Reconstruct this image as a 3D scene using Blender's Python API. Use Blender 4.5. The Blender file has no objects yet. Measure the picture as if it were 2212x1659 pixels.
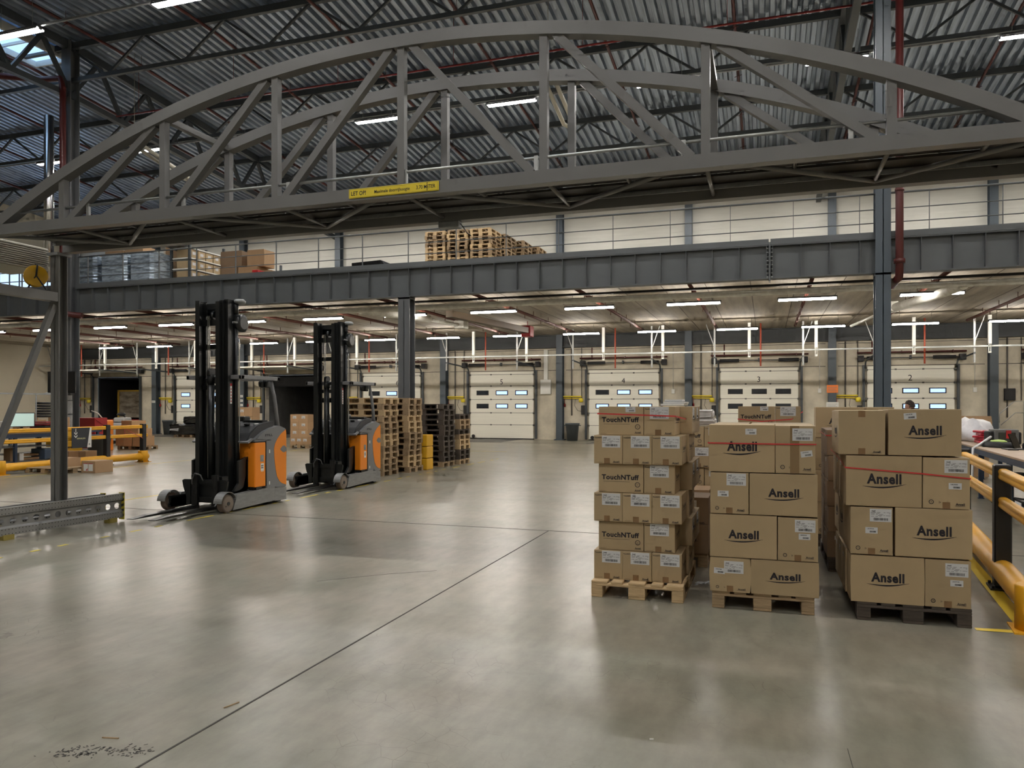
import bpy, bmesh, math, random
from mathutils import Vector, Matrix
random.seed(7)
C = bpy.data.collections.new('hall'); bpy.context.scene.collection.children.link(C)
sc = bpy.context.scene
R = math.radians
# ---------------------------------------------------------------- camera, world, exposure
cam_d = bpy.data.cameras.new('camera'); cam = bpy.data.objects.new('camera', cam_d); C.objects.link(cam)
cam_d.sensor_fit = 'HORIZONTAL'; cam_d.sensor_width = 36.0
cam_d.lens = 36.0 * 1655 / 2212
cam_d.shift_y = 46.5 / 2212
cam_d.clip_end = 300
TH = math.atan(549 / 1655)
cam.location = (0, 0, 1.69); cam.rotation_euler = (R(90), 0, TH)
sc.camera = cam
w = bpy.data.worlds.new('world'); sc.world = w; w.use_nodes = True
w.node_tree.nodes['Background'].inputs[0].default_value = (0.5, 0.65, 0.9, 1)
w.node_tree.nodes['Background'].inputs[1].default_value = 0.6
sc.view_settings.view_transform = 'Standard'; sc.view_settings.look = 'None'
sc.view_settings.gamma = 1; sc.view_settings.use_curve_mapping = False
sc.view_settings.exposure = 0.75
LAMP_HALL, LAMP_DOCK = 92.0, 66.0     # strength of the two kinds of fluorescent diffuser
sc.cycles.use_light_tree = True
sc.cycles.use_adaptive_sampling = True; sc.cycles.adaptive_threshold = .08; sc.cycles.adaptive_min_samples = 12
sc.cycles.max_bounces = 4; sc.cycles.diffuse_bounces = 3; sc.cycles.glossy_bounces = 2
sc.cycles.transmission_bounces = 3; sc.cycles.transparent_max_bounces = 6
sc.cycles.caustics_reflective = False; sc.cycles.caustics_refractive = False
sc.cycles.sample_clamp_indirect = 4.0
sc.cycles.use_denoising = True

# ---------------------------------------------------------------- materials
MC = {}
def mat(name, col, rough=.5, metal=0., var=0., scale=6., bump=0., stretch=(1, 1, 1), emit=0., rnd=0., spec=.5, dirt=None, coat=0.):
    if name in MC: return MC[name]
    m = bpy.data.materials.new(name); MC[name] = m; m.use_nodes = True
    nt = m.node_tree; b = nt.nodes['Principled BSDF']; N = nt.nodes.new; L = nt.links.new
    b.inputs['Base Color'].default_value = (*col, 1); b.inputs['Roughness'].default_value = rough
    b.inputs['Metallic'].default_value = metal; b.inputs['Specular IOR Level'].default_value = spec
    if coat: b.inputs['Coat Weight'].default_value = coat
    if emit:
        b.inputs['Emission Color'].default_value = (*col, 1); b.inputs['Emission Strength'].default_value = emit
    out = None
    if var or bump or dirt:
        tc = N('ShaderNodeTexCoord'); mp = N('ShaderNodeMapping'); mp.inputs['Scale'].default_value = stretch
        L(tc.outputs['Object'], mp.inputs[0])
        nz = N('ShaderNodeTexNoise'); nz.inputs['Scale'].default_value = scale; nz.inputs['Detail'].default_value = 6
        nz.inputs['Roughness'].default_value = .6
        L(mp.outputs[0], nz.inputs['Vector'])
    if var or dirt:
        r = N('ShaderNodeValToRGB'); e = r.color_ramp.elements
        e[0].position = .3; e[1].position = .7
        d = dirt if dirt else tuple(c * (1 - var) for c in col)
        e[0].color = (*d, 1); e[1].color = (*[min(1, c * (1 + var * .6)) for c in col], 1)
        L(nz.outputs['Fac'], r.inputs[0]); out = r.outputs[0]
        L(out, b.inputs['Base Color'])
    if rnd:
        oi = N('ShaderNodeObjectInfo'); mr = N('ShaderNodeMapRange')
        mr.inputs['To Min'].default_value = 1 - rnd; mr.inputs['To Max'].default_value = 1 + rnd
        L(oi.outputs['Random'], mr.inputs[0])
        hs = N('ShaderNodeHueSaturation'); L(mr.outputs[0], hs.inputs['Value'])
        if out: L(out, hs.inputs['Color'])
        else: hs.inputs['Color'].default_value = (*col, 1)
        L(hs.outputs[0], b.inputs['Base Color'])
    if bump:
        bp = N('ShaderNodeBump'); bp.inputs['Strength'].default_value = bump; bp.inputs['Distance'].default_value = .02
        L(nz.outputs['Fac'], bp.inputs['Height']); L(bp.outputs[0], b.inputs['Normal'])
    return m

def floor_mat():
    m = bpy.data.materials.new('polished concrete'); m.use_nodes = True
    nt = m.node_tree; b = nt.nodes['Principled BSDF']; N = nt.nodes.new; L = nt.links.new
    g = N('ShaderNodeNewGeometry')
    def noise(s, d=6, st=(1, 1, 1), ro=.6):
        mp = N('ShaderNodeMapping'); mp.inputs['Scale'].default_value = st; mp.inputs['Rotation'].default_value = (0, 0, .35 if st[0] != st[1] else 0); L(g.outputs['Position'], mp.inputs[0])
        n = N('ShaderNodeTexNoise'); n.inputs['Scale'].default_value = s; n.inputs['Detail'].default_value = d
        n.inputs['Roughness'].default_value = ro; L(mp.outputs[0], n.inputs['Vector']); return n.outputs['Fac']
    def ramp(x, stops):
        r = N('ShaderNodeValToRGB'); e = r.color_ramp.elements
        while len(e) < len(stops): e.new(.5)
        for k, (p, c) in enumerate(stops): e[k].position = p; e[k].color = (*c, 1)
        L(x, r.inputs[0]); return r.outputs[0]
    def mix(a, c, f, mode='MULTIPLY'):
        x = N('ShaderNodeMix'); x.data_type = 'RGBA'; x.blend_type = mode
        if isinstance(f, float): x.inputs[0].default_value = f
        else: L(f, x.inputs[0])
        L(a, x.inputs[6]); L(c, x.inputs[7]); return x.outputs[2]
    base = ramp(noise(.55, 8), [(.25, (.212, .201, .160)), (.5, (.265, .252, .203)), (.75, (.318, .300, .246))])
    tint = ramp(noise(.9, 3), [(.35, (.9, .93, .9)), (.65, (1.06, 1.0, .97))])
    c = mix(base, tint, 1.0)
    c = mix(c, ramp(noise(9, 7, (1, .35, 1)), [(.3, (.80, .80, .79)), (.62, (1.07, 1.07, 1.07))]), 1.0)
    c = mix(c, ramp(noise(1.7, 9, (1, .7, 1), .7), [(.32, (.84, .83, .80)), (.66, (1.08, 1.08, 1.09))]), 1.0)
    c = mix(c, ramp(noise(2.2, 8, (.4, 2.2, 1), .75), [(.25, (.88, .87, .86)), (.75, (1.04, 1.04, 1.04))]), 1.0)
    # crazing cracks in worn patches
    v = N('ShaderNodeTexVoronoi'); v.feature = 'DISTANCE_TO_EDGE'; v.inputs['Scale'].default_value = 7
    dn = N('ShaderNodeMix'); dn.data_type = 'VECTOR'; dn.inputs[0].default_value = .06
    nn = N('ShaderNodeTexNoise'); nn.inputs['Scale'].default_value = 5; L(g.outputs['Position'], nn.inputs['Vector'])
    L(g.outputs['Position'], dn.inputs[4]); L(nn.outputs['Color'], dn.inputs[5]); L(dn.outputs[1], v.inputs['Vector'])
    crack = ramp(v.outputs['Distance'], [(.0, (.5, .48, .44)), (.014, (1, 1, 1))])
    mask = ramp(noise(.8, 3), [(.5, (0, 0, 0)), (.62, (1, 1, 1))])
    c = mix(c, crack, mask)
    # dark scuffs and chips
    sp = ramp(noise(38, 3, (1, .5, 1), .8), [(.27, (.5, .49, .47)), (.36, (1, 1, 1))])
    c = mix(c, sp, ramp(noise(.7, 2), [(.60, (0, 0, 0)), (.72, (1, 1, 1))]))
    L(c, b.inputs['Base Color'])
    L(ramp(noise(.9, 2, (.6, 1.2, 1)), [(.3, (.275, .275, .275)), (.7, (.33, .33, .33))]), b.inputs['Roughness'])
    b.inputs['Specular IOR Level'].default_value = .75
    bp = N('ShaderNodeBump'); bp.inputs['Strength'].default_value = .035; bp.inputs['Distance'].default_value = .01
    L(noise(5, 5), bp.inputs['Height']); L(bp.outputs[0], b.inputs['Normal'])
    return m

def wall_concrete():
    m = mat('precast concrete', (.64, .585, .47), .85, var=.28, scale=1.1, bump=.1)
    return m
STEEL = lambda: mat('grey painted steel', (.105, .113, .117), .38, var=.06, scale=2)
STEELD = lambda: mat('dark painted steel', (.060, .070, .078), .45)
BRIDGE = lambda: mat('warm grey painted steel', (.158, .156, .152), .33, var=.05, scale=2, spec=.6)
COLB = lambda: mat('blue grey painted steel', (.078, .098, .118), .4, var=.05, scale=1)
GALV = lambda: mat('galvanised steel', (.42, .43, .42), .38, .85, var=.18, scale=9)
GALVD = lambda: mat('dull galvanised steel', (.30, .31, .31), .5, .6, var=.2, scale=7)
RED = lambda: mat('dark red pipe paint', (.085, .014, .012), .4)
COLG = lambda: mat('neutral grey column paint', (.115, .12, .125), .45, var=.05, scale=1)
REDM = lambda: mat('matt red brown pipe', (.105, .03, .019), .75)
YEL = lambda: mat('yellow plastic', (.80, .40, .02), .42, var=.1, scale=3, spec=.4)
BLK = lambda: mat('black plastic', (.014, .014, .015), .45)
BLKM = lambda: mat('black steel', (.011, .012, .012), .32, var=.2, scale=6)
WHITE = lambda: mat('white paint', (.74, .74, .70), .5)
PRINT = lambda: mat('black print', (.012, .009, .014), .6)
PAPER = lambda: mat('white label paper', (.62, .62, .62), .45)
TAPE = lambda: mat('brown packing tape', (.235, .135, .06), .3)
CARD = lambda: mat('cardboard', (.43, .318, .18), .7, var=.06, scale=3, rnd=.07, bump=.03)
CARDD = lambda: mat('brown cardboard', (.25, .165, .10), .72, var=.06, scale=3, rnd=.08)
CARDL = lambda: mat('tan cardboard', (.43, .27, .145), .7, var=.06, scale=3, rnd=.1)
ORANGE = lambda: mat('orange paint', (.84, .25, .012), .38, spec=.5)
TRUCKG = lambda: mat('grey truck paint', (.19, .19, .195), .4)
WOODL = lambda: mat('fresh pallet wood', (.56, .40, .22), .8, var=.25, scale=5, stretch=(1, 9, 9), rnd=.06)
WOODM = lambda: mat('worn pallet wood', (.37, .26, .15), .85, var=.35, scale=5, stretch=(1, 9, 9), rnd=.2)
WOODD = lambda: mat('dark weathered wood', (.075, .058, .045), .85, var=.4, scale=5, stretch=(1, 9, 9), rnd=.2)
STRAP = lambda: mat('red plastic strap', (.62, .04, .045), .35)

# ---------------------------------------------------------------- mesh builder
TXT = {}
def text_verts(s, bold):
    k = (s, bold)
    if k in TXT: return TXT[k]
    cu = bpy.data.curves.new('t', 'FONT'); cu.body = s; cu.size = 1; cu.align_x = 'LEFT'
    cu.resolution_u = 3; cu.offset = bold; cu.space_character = 1 + bold * 2.2
    o = bpy.data.objects.new('t', cu); C.objects.link(o)
    me = bpy.data.meshes.new_from_object(o.evaluated_get(bpy.context.evaluated_depsgraph_get()))
    vs = [v.co.copy() for v in me.vertices]; fs = [list(p.vertices) for p in me.polygons]
    bpy.data.objects.remove(o); bpy.data.curves.remove(cu); bpy.data.meshes.remove(me)
    x0 = min(v.x for v in vs); x1 = max(v.x for v in vs); y0 = min(v.y for v in vs); y1 = max(v.y for v in vs)
    TXT[k] = (vs, fs, x0, x1, y0, y1); return TXT[k]

class M:
    def __init__(s): s.bm = bmesh.new(); s.mi = 0
    def face(s, vs):
        try: f = s.bm.faces.new(vs); f.material_index = s.mi; return f
        except ValueError: return None
    def hexa(s, p):
        v = [s.bm.verts.new(q) for q in p]
        for f in ((0, 3, 2, 1), (4, 5, 6, 7), (0, 1, 5, 4), (1, 2, 6, 5), (2, 3, 7, 6), (3, 0, 4, 7)): s.face([v[i] for i in f])
        return s
    def box(s, x0, y0, z0, x1, y1, z1):
        return s.hexa([(x0, y0, z0), (x1, y0, z0), (x1, y1, z0), (x0, y1, z0), (x0, y0, z1), (x1, y0, z1), (x1, y1, z1), (x0, y1, z1)])
    def bbox(s, x0, y0, z0, x1, y1, z1, r=.01, seg=2):   # box with rounded edges
        t = M(); t.mi = s.mi; t.box(x0, y0, z0, x1, y1, z1)
        bmesh.ops.bevel(t.bm, geom=list(t.bm.edges), offset=r, segments=seg, profile=.5, affect='EDGES')
        s.add(t); return s
    def add(s, t, mtx=None):
        mp = {}
        for v in t.bm.verts: mp[v] = s.bm.verts.new(mtx @ v.co if mtx else v.co)
        for f in t.bm.faces:
            try: g = s.bm.faces.new([mp[v] for v in f.verts]); g.material_index = f.material_index; g.smooth = f.smooth
            except ValueError: pass
        return s
    def bar(s, a, b, w, h=None, up=(0, 0, 1)):
        h = h or w; a = Vector(a); b = Vector(b); d = (b - a).normalized(); u = Vector(up)
        if abs(d.dot(u)) > .99: u = Vector((0, 1, 0))
        x = d.cross(u).normalized(); y = x.cross(d).normalized(); x *= w / 2; y *= h / 2
        return s.hexa([a - x - y, a + x - y, b + x - y, b - x - y, a - x + y, a + x + y, b + x + y, b - x + y])
    def cyl(s, a, b, r, r2=None, n=14, cap=True):
        return s.tube([a, b], r, n, [r, r if r2 is None else r2], cap)
    def tube(s, pts, r, n=10, rad=None, cap=True):
        pts = [Vector(p) for p in pts]; rings = []; prev = None
        for i, p in enumerate(pts):
            d = (pts[min(i + 1, len(pts) - 1)] - pts[max(i - 1, 0)]).normalized()
            if prev is None:
                u = Vector((0, 0, 1)) if abs(d.z) < .9 else Vector((1, 0, 0)); x = d.cross(u).normalized()
            else: x = (prev - d * prev.dot(d)).normalized()
            prev = x; y = d.cross(x); rr = rad[i] if rad else r
            rings.append([s.bm.verts.new(p + (x * math.cos(2 * math.pi * k / n) + y * math.sin(2 * math.pi * k / n)) * rr) for k in range(n)])
        for q in range(len(rings) - 1):
            for k in range(n):
                f = s.face([rings[q][k], rings[q][(k + 1) % n], rings[q + 1][(k + 1) % n], rings[q + 1][k]])
                if f: f.smooth = True
        if cap: s.face(rings[0][::-1]); s.face(rings[-1])
        return s
    def prism(s, poly, axis, a, b):   # poly in the other two axes
        def P(u, v, t): return {'x': (t, u, v), 'y': (u, t, v), 'z': (u, v, t)}[axis]
        A = [s.bm.verts.new(P(u, v, a)) for u, v in poly]; B = [s.bm.verts.new(P(u, v, b)) for u, v in poly]
        n = len(poly); s.face(A[::-1]); s.face(B)
        for i in range(n): s.face([A[i], A[(i + 1) % n], B[(i + 1) % n], B[i]])
        return s
    def lathe(s, prof, c=(0, 0, 0), n=20):
        c = Vector(c); rings = []
        for r, z in prof:
            rings.append([s.bm.verts.new(c + Vector((r * math.cos(2 * math.pi * k / n), r * math.sin(2 * math.pi * k / n), z))) for k in range(n)])
        for q in range(len(rings) - 1):
            for k in range(n):
                f = s.face([rings[q][k], rings[q][(k + 1) % n], rings[q + 1][(k + 1) % n], rings[q + 1][k]])
                if f: f.smooth = True
        s.face(rings[0][::-1]); s.face(rings[-1]); return s
    def quad(s, *p): s.face([s.bm.verts.new(q) for q in p]); return s
    def poly(s, pts): return s.quad(*pts)
    def text(s, t, o, h, xd=(1, 0, 0), zd=(0, 0, 1), bold=.0, wfit=None, al='l'):
        vs, fs, x0, x1, y0, y1 = text_verts(t, bold)
        k = h / .73; kx = k if not wfit else wfit / (x1 - x0); W = (x1 - x0) * kx
        off = {'l': 0, 'c': -W / 2, 'r': -W}[al]
        o = Vector(o); xd = Vector(xd); zd = Vector(zd)
        V = [s.bm.verts.new(o + xd * ((v.x - x0) * kx + off) + zd * (v.y * k)) for v in vs]
        for f in fs: s.face([V[i] for i in f])
        return s
    def ring(s, c, r0, r1, xd=(1, 0, 0), zd=(0, 0, 1), n=20):
        c = Vector(c); xd = Vector(xd); zd = Vector(zd)
        A = [[s.bm.verts.new(c + (xd * math.cos(2 * math.pi * k / n) + zd * math.sin(2 * math.pi * k / n)) * r) for k in range(n)] for r in (r0, r1)]
        for k in range(n): s.face([A[0][k], A[1][k], A[1][(k + 1) % n], A[0][(k + 1) % n]])
        return s
    def disc(s, c, r, xd=(1, 0, 0), zd=(0, 0, 1), n=20):
        c = Vector(c); xd = Vector(xd); zd = Vector(zd)
        s.face([s.bm.verts.new(c + (xd * math.cos(2 * math.pi * k / n) + zd * math.sin(2 * math.pi * k / n)) * r) for k in range(n)]); return s
    def mesh(s, name, mats, smooth=False):
        me = bpy.data.meshes.new(name)
        bmesh.ops.recalc_face_normals(s.bm, faces=s.bm.faces) if s.bm.faces else None
        s.bm.to_mesh(me); s.bm.free()
        for m in (mats if isinstance(mats, (list, tuple)) else [mats]): me.materials.append(m)
        if smooth:
            for p in me.polygons: p.use_smooth = True
        return me

def tag(o, label=None, cat=None, group=None, kind=None):
    if label: o['label'] = label
    if cat: o['category'] = cat
    if group: o['group'] = group
    if kind: o['kind'] = kind
    return o
def link(name, me, parent=None, loc=(0, 0, 0), rz=0):
    o = bpy.data.objects.new(name, me); C.objects.link(o); o.location = loc; o.rotation_euler = (0, 0, rz)
    if parent: o.parent = parent
    return o
def obj(name, b, mats, parent=None, loc=(0, 0, 0), rz=0, smooth=False):
    return link(name, b.mesh(name, mats, smooth), parent, loc, rz)
def thing(name, label, cat, loc=(0, 0, 0), rz=0, group=None):
    return tag(link(name, None, None, loc, rz), label, cat, group)
def kids(o): return [x for x in bpy.data.objects if x.parent == o]
TREE = {}
def copy_tree(o, loc=None, rz=None, label=None, group=None):
    if o.name not in TREE: TREE[o.name] = [(k, kids(k)) for k in kids(o)]
    c = o.copy(); C.objects.link(c)
    if loc is not None: c.location = loc
    if rz is not None: c.rotation_euler = (0, 0, rz)
    if label: c['label'] = label
    if group: c['group'] = group
    for k, gs in TREE[o.name]:
        d = k.copy(); C.objects.link(d); d.parent = c
        for g in gs:
            e = g.copy(); C.objects.link(e); e.parent = d
    return c
def S(name, b, mats, label, cat, smooth=False):  # a piece of the building
    return tag(obj(name, b, mats, smooth=smooth), label, cat, kind='structure')
NUM = ['first', 'second', 'third', 'fourth', 'fifth', 'sixth', 'seventh', 'eighth', 'ninth', 'tenth', 'eleventh', 'twelfth', 'thirteenth', 'fourteenth', 'fifteenth', 'sixteenth', 'seventeenth', 'eighteenth', 'nineteenth', 'twentieth', 'twenty-first', 'twenty-second', 'twenty-third', 'twenty-fourth']
def frm(k, n, a='left', b='right'):  # "third from the left"
    if k == 0: return a + 'most' if a in ('left', 'right') else a
    if k == n - 1: return b + 'most' if b in ('left', 'right') else b
    return (NUM[k] + ' from the ' + a) if k <= (n - 1) / 2 else (NUM[n - 1 - k] + ' from the ' + b)
# ================================================================ THE BUILDING
WY = 36.6                 # face of the dock wall
XL, XR = -40.5, 18.0      # side walls
SOF, MEZ = 5.15, 5.72     # soffit and floor of the mezzanine
RZ = 13.9                 # roof deck
DOORX = [5.85 - 6.17 * k for k in range(-1, 8)]        # dock door centres: index 0 is door 1 ... index 8 is door 9
COLX = [8.92 - 6.17 * k for k in range(9)]
b = M(); b.box(XL - .3, -22, -.2, XR, WY + .02, 0); S('floor', b, floor_mat(), 'grey polished concrete warehouse floor with scuffs, cracks and lamp reflections', 'floor')
b = M()
b.bar((-2.785, -9, .001), (-2.785, 9.97, .001), .012, .003); b.bar((-20, 9.97, .001), (14, 9.97, .001), .012, .003)
b.bar((-30, 33.0, .001), (16, 33.0, .001), .12, .004)
S('trim_1', b, mat('floor joint filler', (.06, .055, .048), .7), 'dark filled joints crossing the concrete floor', 'floor joint')
# dock wall, with openings at doors 7 and 9
wc = wall_concrete()
b = M()
op = [(DOORX[8] - 1.85, DOORX[8] + 1.75), (DOORX[6] - 1.75, DOORX[6] + 1.75)]
xs = [XL - .3, op[0][0], op[0][1], op[1][0], op[1][1], XR]
for k in (0, 2, 4): b.box(xs[k], WY, 0, xs[k + 1], WY + .3, 3.4)
b.box(XL - .3, WY, 3.4, XR, WY + .3, MEZ)
S('wall_back', b, wc, 'beige precast concrete wall holding the numbered dock doors', 'wall')
b = M()
for x0, x1 in zip([XL] + [c + .25 for c in COLX[::-1]], [c - .25 for c in COLX[::-1]] + [XR]):
    b.box(x0, WY - .004, 3.415, x1, WY + .01, 3.44)
    b.box(x0, WY - .004, 4.42, x1, WY + .01, 4.44)
S('trim_2', b, mat('wall joint', (.05, .045, .04), .8), 'dark horizontal joints between the concrete wall panels', 'wall joint')
b = M(); b.box(XL - .3, WY, MEZ, XR, WY + .3, RZ + .2)
for k in range(8):
    z = MEZ + .02 + k * 1.02
    b.box(XL, WY - .012, z + .02, XR, WY, z + 1.0)
wp = mat('white sandwich panel', (.60, .59, .53), .5, var=.08, scale=.7, stretch=(1, 1, 9))
S('wall_back_upper', b, wp, 'white ribbed panel wall behind the mezzanine', 'wall')
cream = mat('cream panel wall', (.72, .66, .53), .6, var=.06, scale=.6)
b = M(); b.box(XL - .3, -22, 0, XL, WY, RZ + .2)
for k in range(10): b.box(XL, 36.3 - k * 3.0, 0, XL + .012, 36.28 - k * 3.0 + .04, 12.5)
S('wall_left', b, cream, 'cream panelled side wall at the far left', 'wall')
b = M(); b.box(XR, -22, 0, XR + .3, WY + .3, RZ + .2); S('wall_right', b, cream, 'cream side wall beyond the right edge', 'wall')
b = M(); b.box(XL - .3, -22.3, 0, XR + .3, -22, RZ + .2); S('wall_front', b, cream, 'cream wall behind the photographer', 'wall')
t = tag(link('window_1', None, None, (XL + .02, 33.0, MEZ + .1)), 'bright daylit glazed panel in the left side wall above the mezzanine', 'window', None, 'structure')
b = M(); b.box(0, -3.4, 0, .03, 3.4, 4.4); obj('pane', b, mat('bluish daylight glass', (.50, .68, .95), .4, emit=.75), t)
b = M()
for k in range(12): b.box(.03, -3.4 + k * .6, 0, .07, -3.34 + k * .6, 4.4)
b.box(.03, -3.4, 1.8, .07, 3.4, 1.88); obj('frame', b, STEELD(), t)
# roof deck: trapezoid sheet, ribs along Y
b = M(); p = .31; x = XL - .3; prof = []
while x < XR + .3:
    prof += [(x, RZ), (x + .13, RZ), (x + .17, RZ + .14), (x + .27, RZ + .14)]; x += p
RS = [[b.bm.verts.new((u, y, z - dz)) for u, z in prof] for y, dz in ((-22.3, 0), (20, 0), (WY + .3, 1.32))]
for A, B in zip(RS, RS[1:]):
    for i in range(len(prof) - 1): b.face([A[i], B[i], B[i + 1], A[i + 1]])
deck = mat('galvanised roof sheet', (.36, .43, .53), .28, .5, var=.35, scale=1.3, stretch=(9, .25, 1))  # blue cast of skylight daylight is put into the sheet colour
S('ceiling', b, deck, 'corrugated galvanised steel roof deck', 'roof')
b = M(); b.box(XL - .5, -22.5, RZ + .15, XR + .5, WY + .5, RZ + .3); S('ceiling_backing', b, mat('roof insulation', (.1, .1, .1), .9), 'dark roof build-up above the corrugated deck', 'roof')
# mezzanine slab with long plank joints
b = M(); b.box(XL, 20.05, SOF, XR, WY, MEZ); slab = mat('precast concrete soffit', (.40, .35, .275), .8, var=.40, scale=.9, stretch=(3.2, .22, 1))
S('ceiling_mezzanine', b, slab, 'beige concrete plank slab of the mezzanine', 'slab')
b = M(); x = XL + .6
while x < XR: b.box(x, 20.1, SOF - .004, x + .025, WY, SOF + .01); x += 1.2333
S('trim_3', b, mat('slab joint', (.12, .1, .085), .9), 'joints between the mezzanine planks', 'slab joint')
# plate girder along the mezzanine edge
GY = 19.8
def girder(x0, x1, label):
    t = thing('steel_girder', label, 'girder', ((x0 + x1) / 2, GY, 4.8)); t['kind'] = 'structure'; h = (x1 - x0) / 2
    b = M(); b.box(-h, .12, .03, h, .15, .8); obj('web', b, STEEL(), t)
    b = M(); b.box(-h, 0, .80, h, .28, .83); b.box(-h, -.01, .83, h, .02, .97); b.box(-h, .02, .94, h, .3, .97); obj('top_flange', b, STEEL(), t)
    b = M(); b.box(-h, 0, 0, h, .28, .03); obj('bottom_flange', b, STEEL(), t)
    n = int((x1 - x0) / .645); st = None
    for k in range(n + 1):
        if st is None: b = M(); b.box(-.006, .005, .03, .006, .12, .8); st = obj('stiffener', b, STEEL(), t, (-h + .05, 0, 0))
        else:
            c = st.copy(); C.objects.link(c); c.location = (-h + .05 + k * (2 * h - .1) / n, 0, 0)
    return t
girder(-22.0, .06, 'long grey stiffened girder under the mezzanine edge, left of the bolted joint')
girder(.10, 16.5, 'grey stiffened girder under the mezzanine edge, right of the bolted joint')
girder(-35.0, -22.45, 'grey stiffened girder beyond the tall column at far left')
t = thing('bolted_splice', 'pair of bolted end plates joining the two mezzanine girders', 'splice', (.08, GY, 4.74)); t['kind'] = 'structure'
b = M(); b.box(-.02, -.03, 0, .0, .28, .95); b.box(.002, -.03, 0, .022, .28, .95); obj('end_plate', b, STEEL(), t)
b = M()
for k in range(8):
    for sx in (-1, 1): b.cyl((sx * .02, .02, .1 + k * .1), (sx * .075, .02, .1 + k * .1), .018, n=6); 
obj('bolts', b, GALV(), t)
b = M(); b.box(XL, WY - .35, 4.52, XR, WY - .02, 4.56); b.box(XL, WY - .35, SOF - .04, XR, WY - .02, SOF); b.box(XL, WY - .2, 4.56, XR, WY - .18, SOF - .04)
S('steel_beam', b, mat('dark grey steel', (.05, .056, .06), .5), 'dark steel beam along the top of the dock wall under the slab', 'beam')
# wall columns (I-sections), lower and upper run
b = M()
def isec(b, x, y, z0, z1, w, d, tf=.02, tw=.012, along='y'):
    if along == 'y':
        b.box(x - w / 2, y - d / 2, z0, x + w / 2, y - d / 2 + tf, z1); b.box(x - w / 2, y + d / 2 - tf, z0, x + w / 2, y + d / 2, z1); b.box(x - tw / 2, y - d / 2, z0, x + tw / 2, y + d / 2, z1)
    else:
        b.box(x - w / 2, y - d / 2, z0, x - w / 2 + tf, y + d / 2, z1); b.box(x + w / 2 - tf, y - d / 2, z0, x + w / 2, y + d / 2, z1); b.box(x - w / 2, y - tw / 2, z0, x + w / 2, y + tw / 2, z1)
isec(b, 0, 0, 0, RZ - .1, .32, .36); b.box(-.25, -.25, 0, .25, .2, .04)
wcm = b.mesh('steel_column', COLB())
n = len(COLX)
for k, x in enumerate(COLX[::-1]):
    tag(link('steel_column', wcm, None, (x, WY - .2, 0)), 'blue grey steel column against the dock wall, ' + frm(k, n), 'column', 'columns along the dock wall', 'structure')
# the three main columns
def maincol(x, z1, lab, w=.36):
    b = M(); isec(b, 0, 0, 0, z1, w, .36, .025, .016)
    b.box(-.3, -.3, 0, .3, .3, .03)
    for zz in (4.78,): b.box(-w / 2, -.18, zz - .05, w / 2, .18, zz)
    return tag(obj('steel_column', b, COLB() if x > 0 else COLG(), None, (x, GY - .02 if z1 > 6 else GY + .15, 0)), lab, 'column', kind='structure')
maincol(2.58, RZ, 'tall blue grey steel column rising past the right of the bridge to the roof', .33)
maincol(-9.81, 4.8, 'grey steel column under the mezzanine girder behind the pallet stacks', .36)
maincol(-22.2, RZ, 'tall grey steel column at left carrying papers and a screen', .4)

# ---------------------------------------------------------------- roof trusses
def truss_x(y, x0, x1, label, off=0.):
    t = thing('roof_truss', label, 'truss', (0, y, -.078 * max(0, y - 20))); t['kind'] = 'structure'
    b = M(); b.box(x0, -.07, 13.66, x1, .07, 13.86); obj('top_chord', b, STEELD(), t)
    b = M(); b.box(x0, -.06, 12.55, x1, .06, 12.68); obj('bottom_chord', b, STEELD(), t)
    b = M(); x = x0 + off
    while x + 3.1 < x1 + .1:
        b.bar((x, 0, 13.7), (x + 1.55, 0, 12.6), .07); b.bar((x + 1.55, 0, 12.6), (x + 3.1, 0, 13.7), .07); x += 3.1
    obj('web_diagonals', b, STEELD(), t)
for y, d in ((14.1, 'nearest'), (19.8, 'above the mezzanine edge'), (24.8, 'second beyond the mezzanine edge'), (29.8, 'third beyond the mezzanine edge'), (34.8, 'farthest, near the dock wall')):
    truss_x(y, -22.2, 2.5, 'dark roof truss between the tall columns, ' + d)
    truss_x(y, 2.65, 17.8, 'dark roof truss right of the right tall column, ' + d)
    truss_x(y, -40.4, -22.3, 'dark roof truss left of the left tall column, ' + d)
def truss_y(x, label):
    t = thing('main_truss', label, 'truss', (x, 0, 0)); t['kind'] = 'structure'
    b = M(); b.box(-.1, 0, 13.62, .1, 20, 13.88); b.bar((0, 20, 13.75), (0, WY, 12.45), .2, .26); obj('top_chord', b, STEELD(), t)
    b = M(); b.box(-.1, 0, 12.0, .1, 20, 12.18); b.bar((0, 20, 12.09), (0, WY, 10.8), .2, .18); obj('bottom_chord', b, STEELD(), t)
    b = M(); y = 2.2
    while y < WY - 1:
        f = lambda q: -.078 * max(0, q - 20)
        b.bar((0, y, 12.1 + f(y)), (0, y + 1.1, 13.7 + f(y + 1.1)), .12); b.bar((0, y + 1.1, 13.7 + f(y + 1.1)), (0, y + 2.2, 12.1 + f(y + 2.2)), .12); y += 2.2
    obj('web_diagonals', b, STEELD(), t)
truss_y(2.2, 'deep dark main truss running toward the dock wall over the right column')
truss_y(-22.2, 'deep dark main truss running toward the dock wall over the left column')
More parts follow.
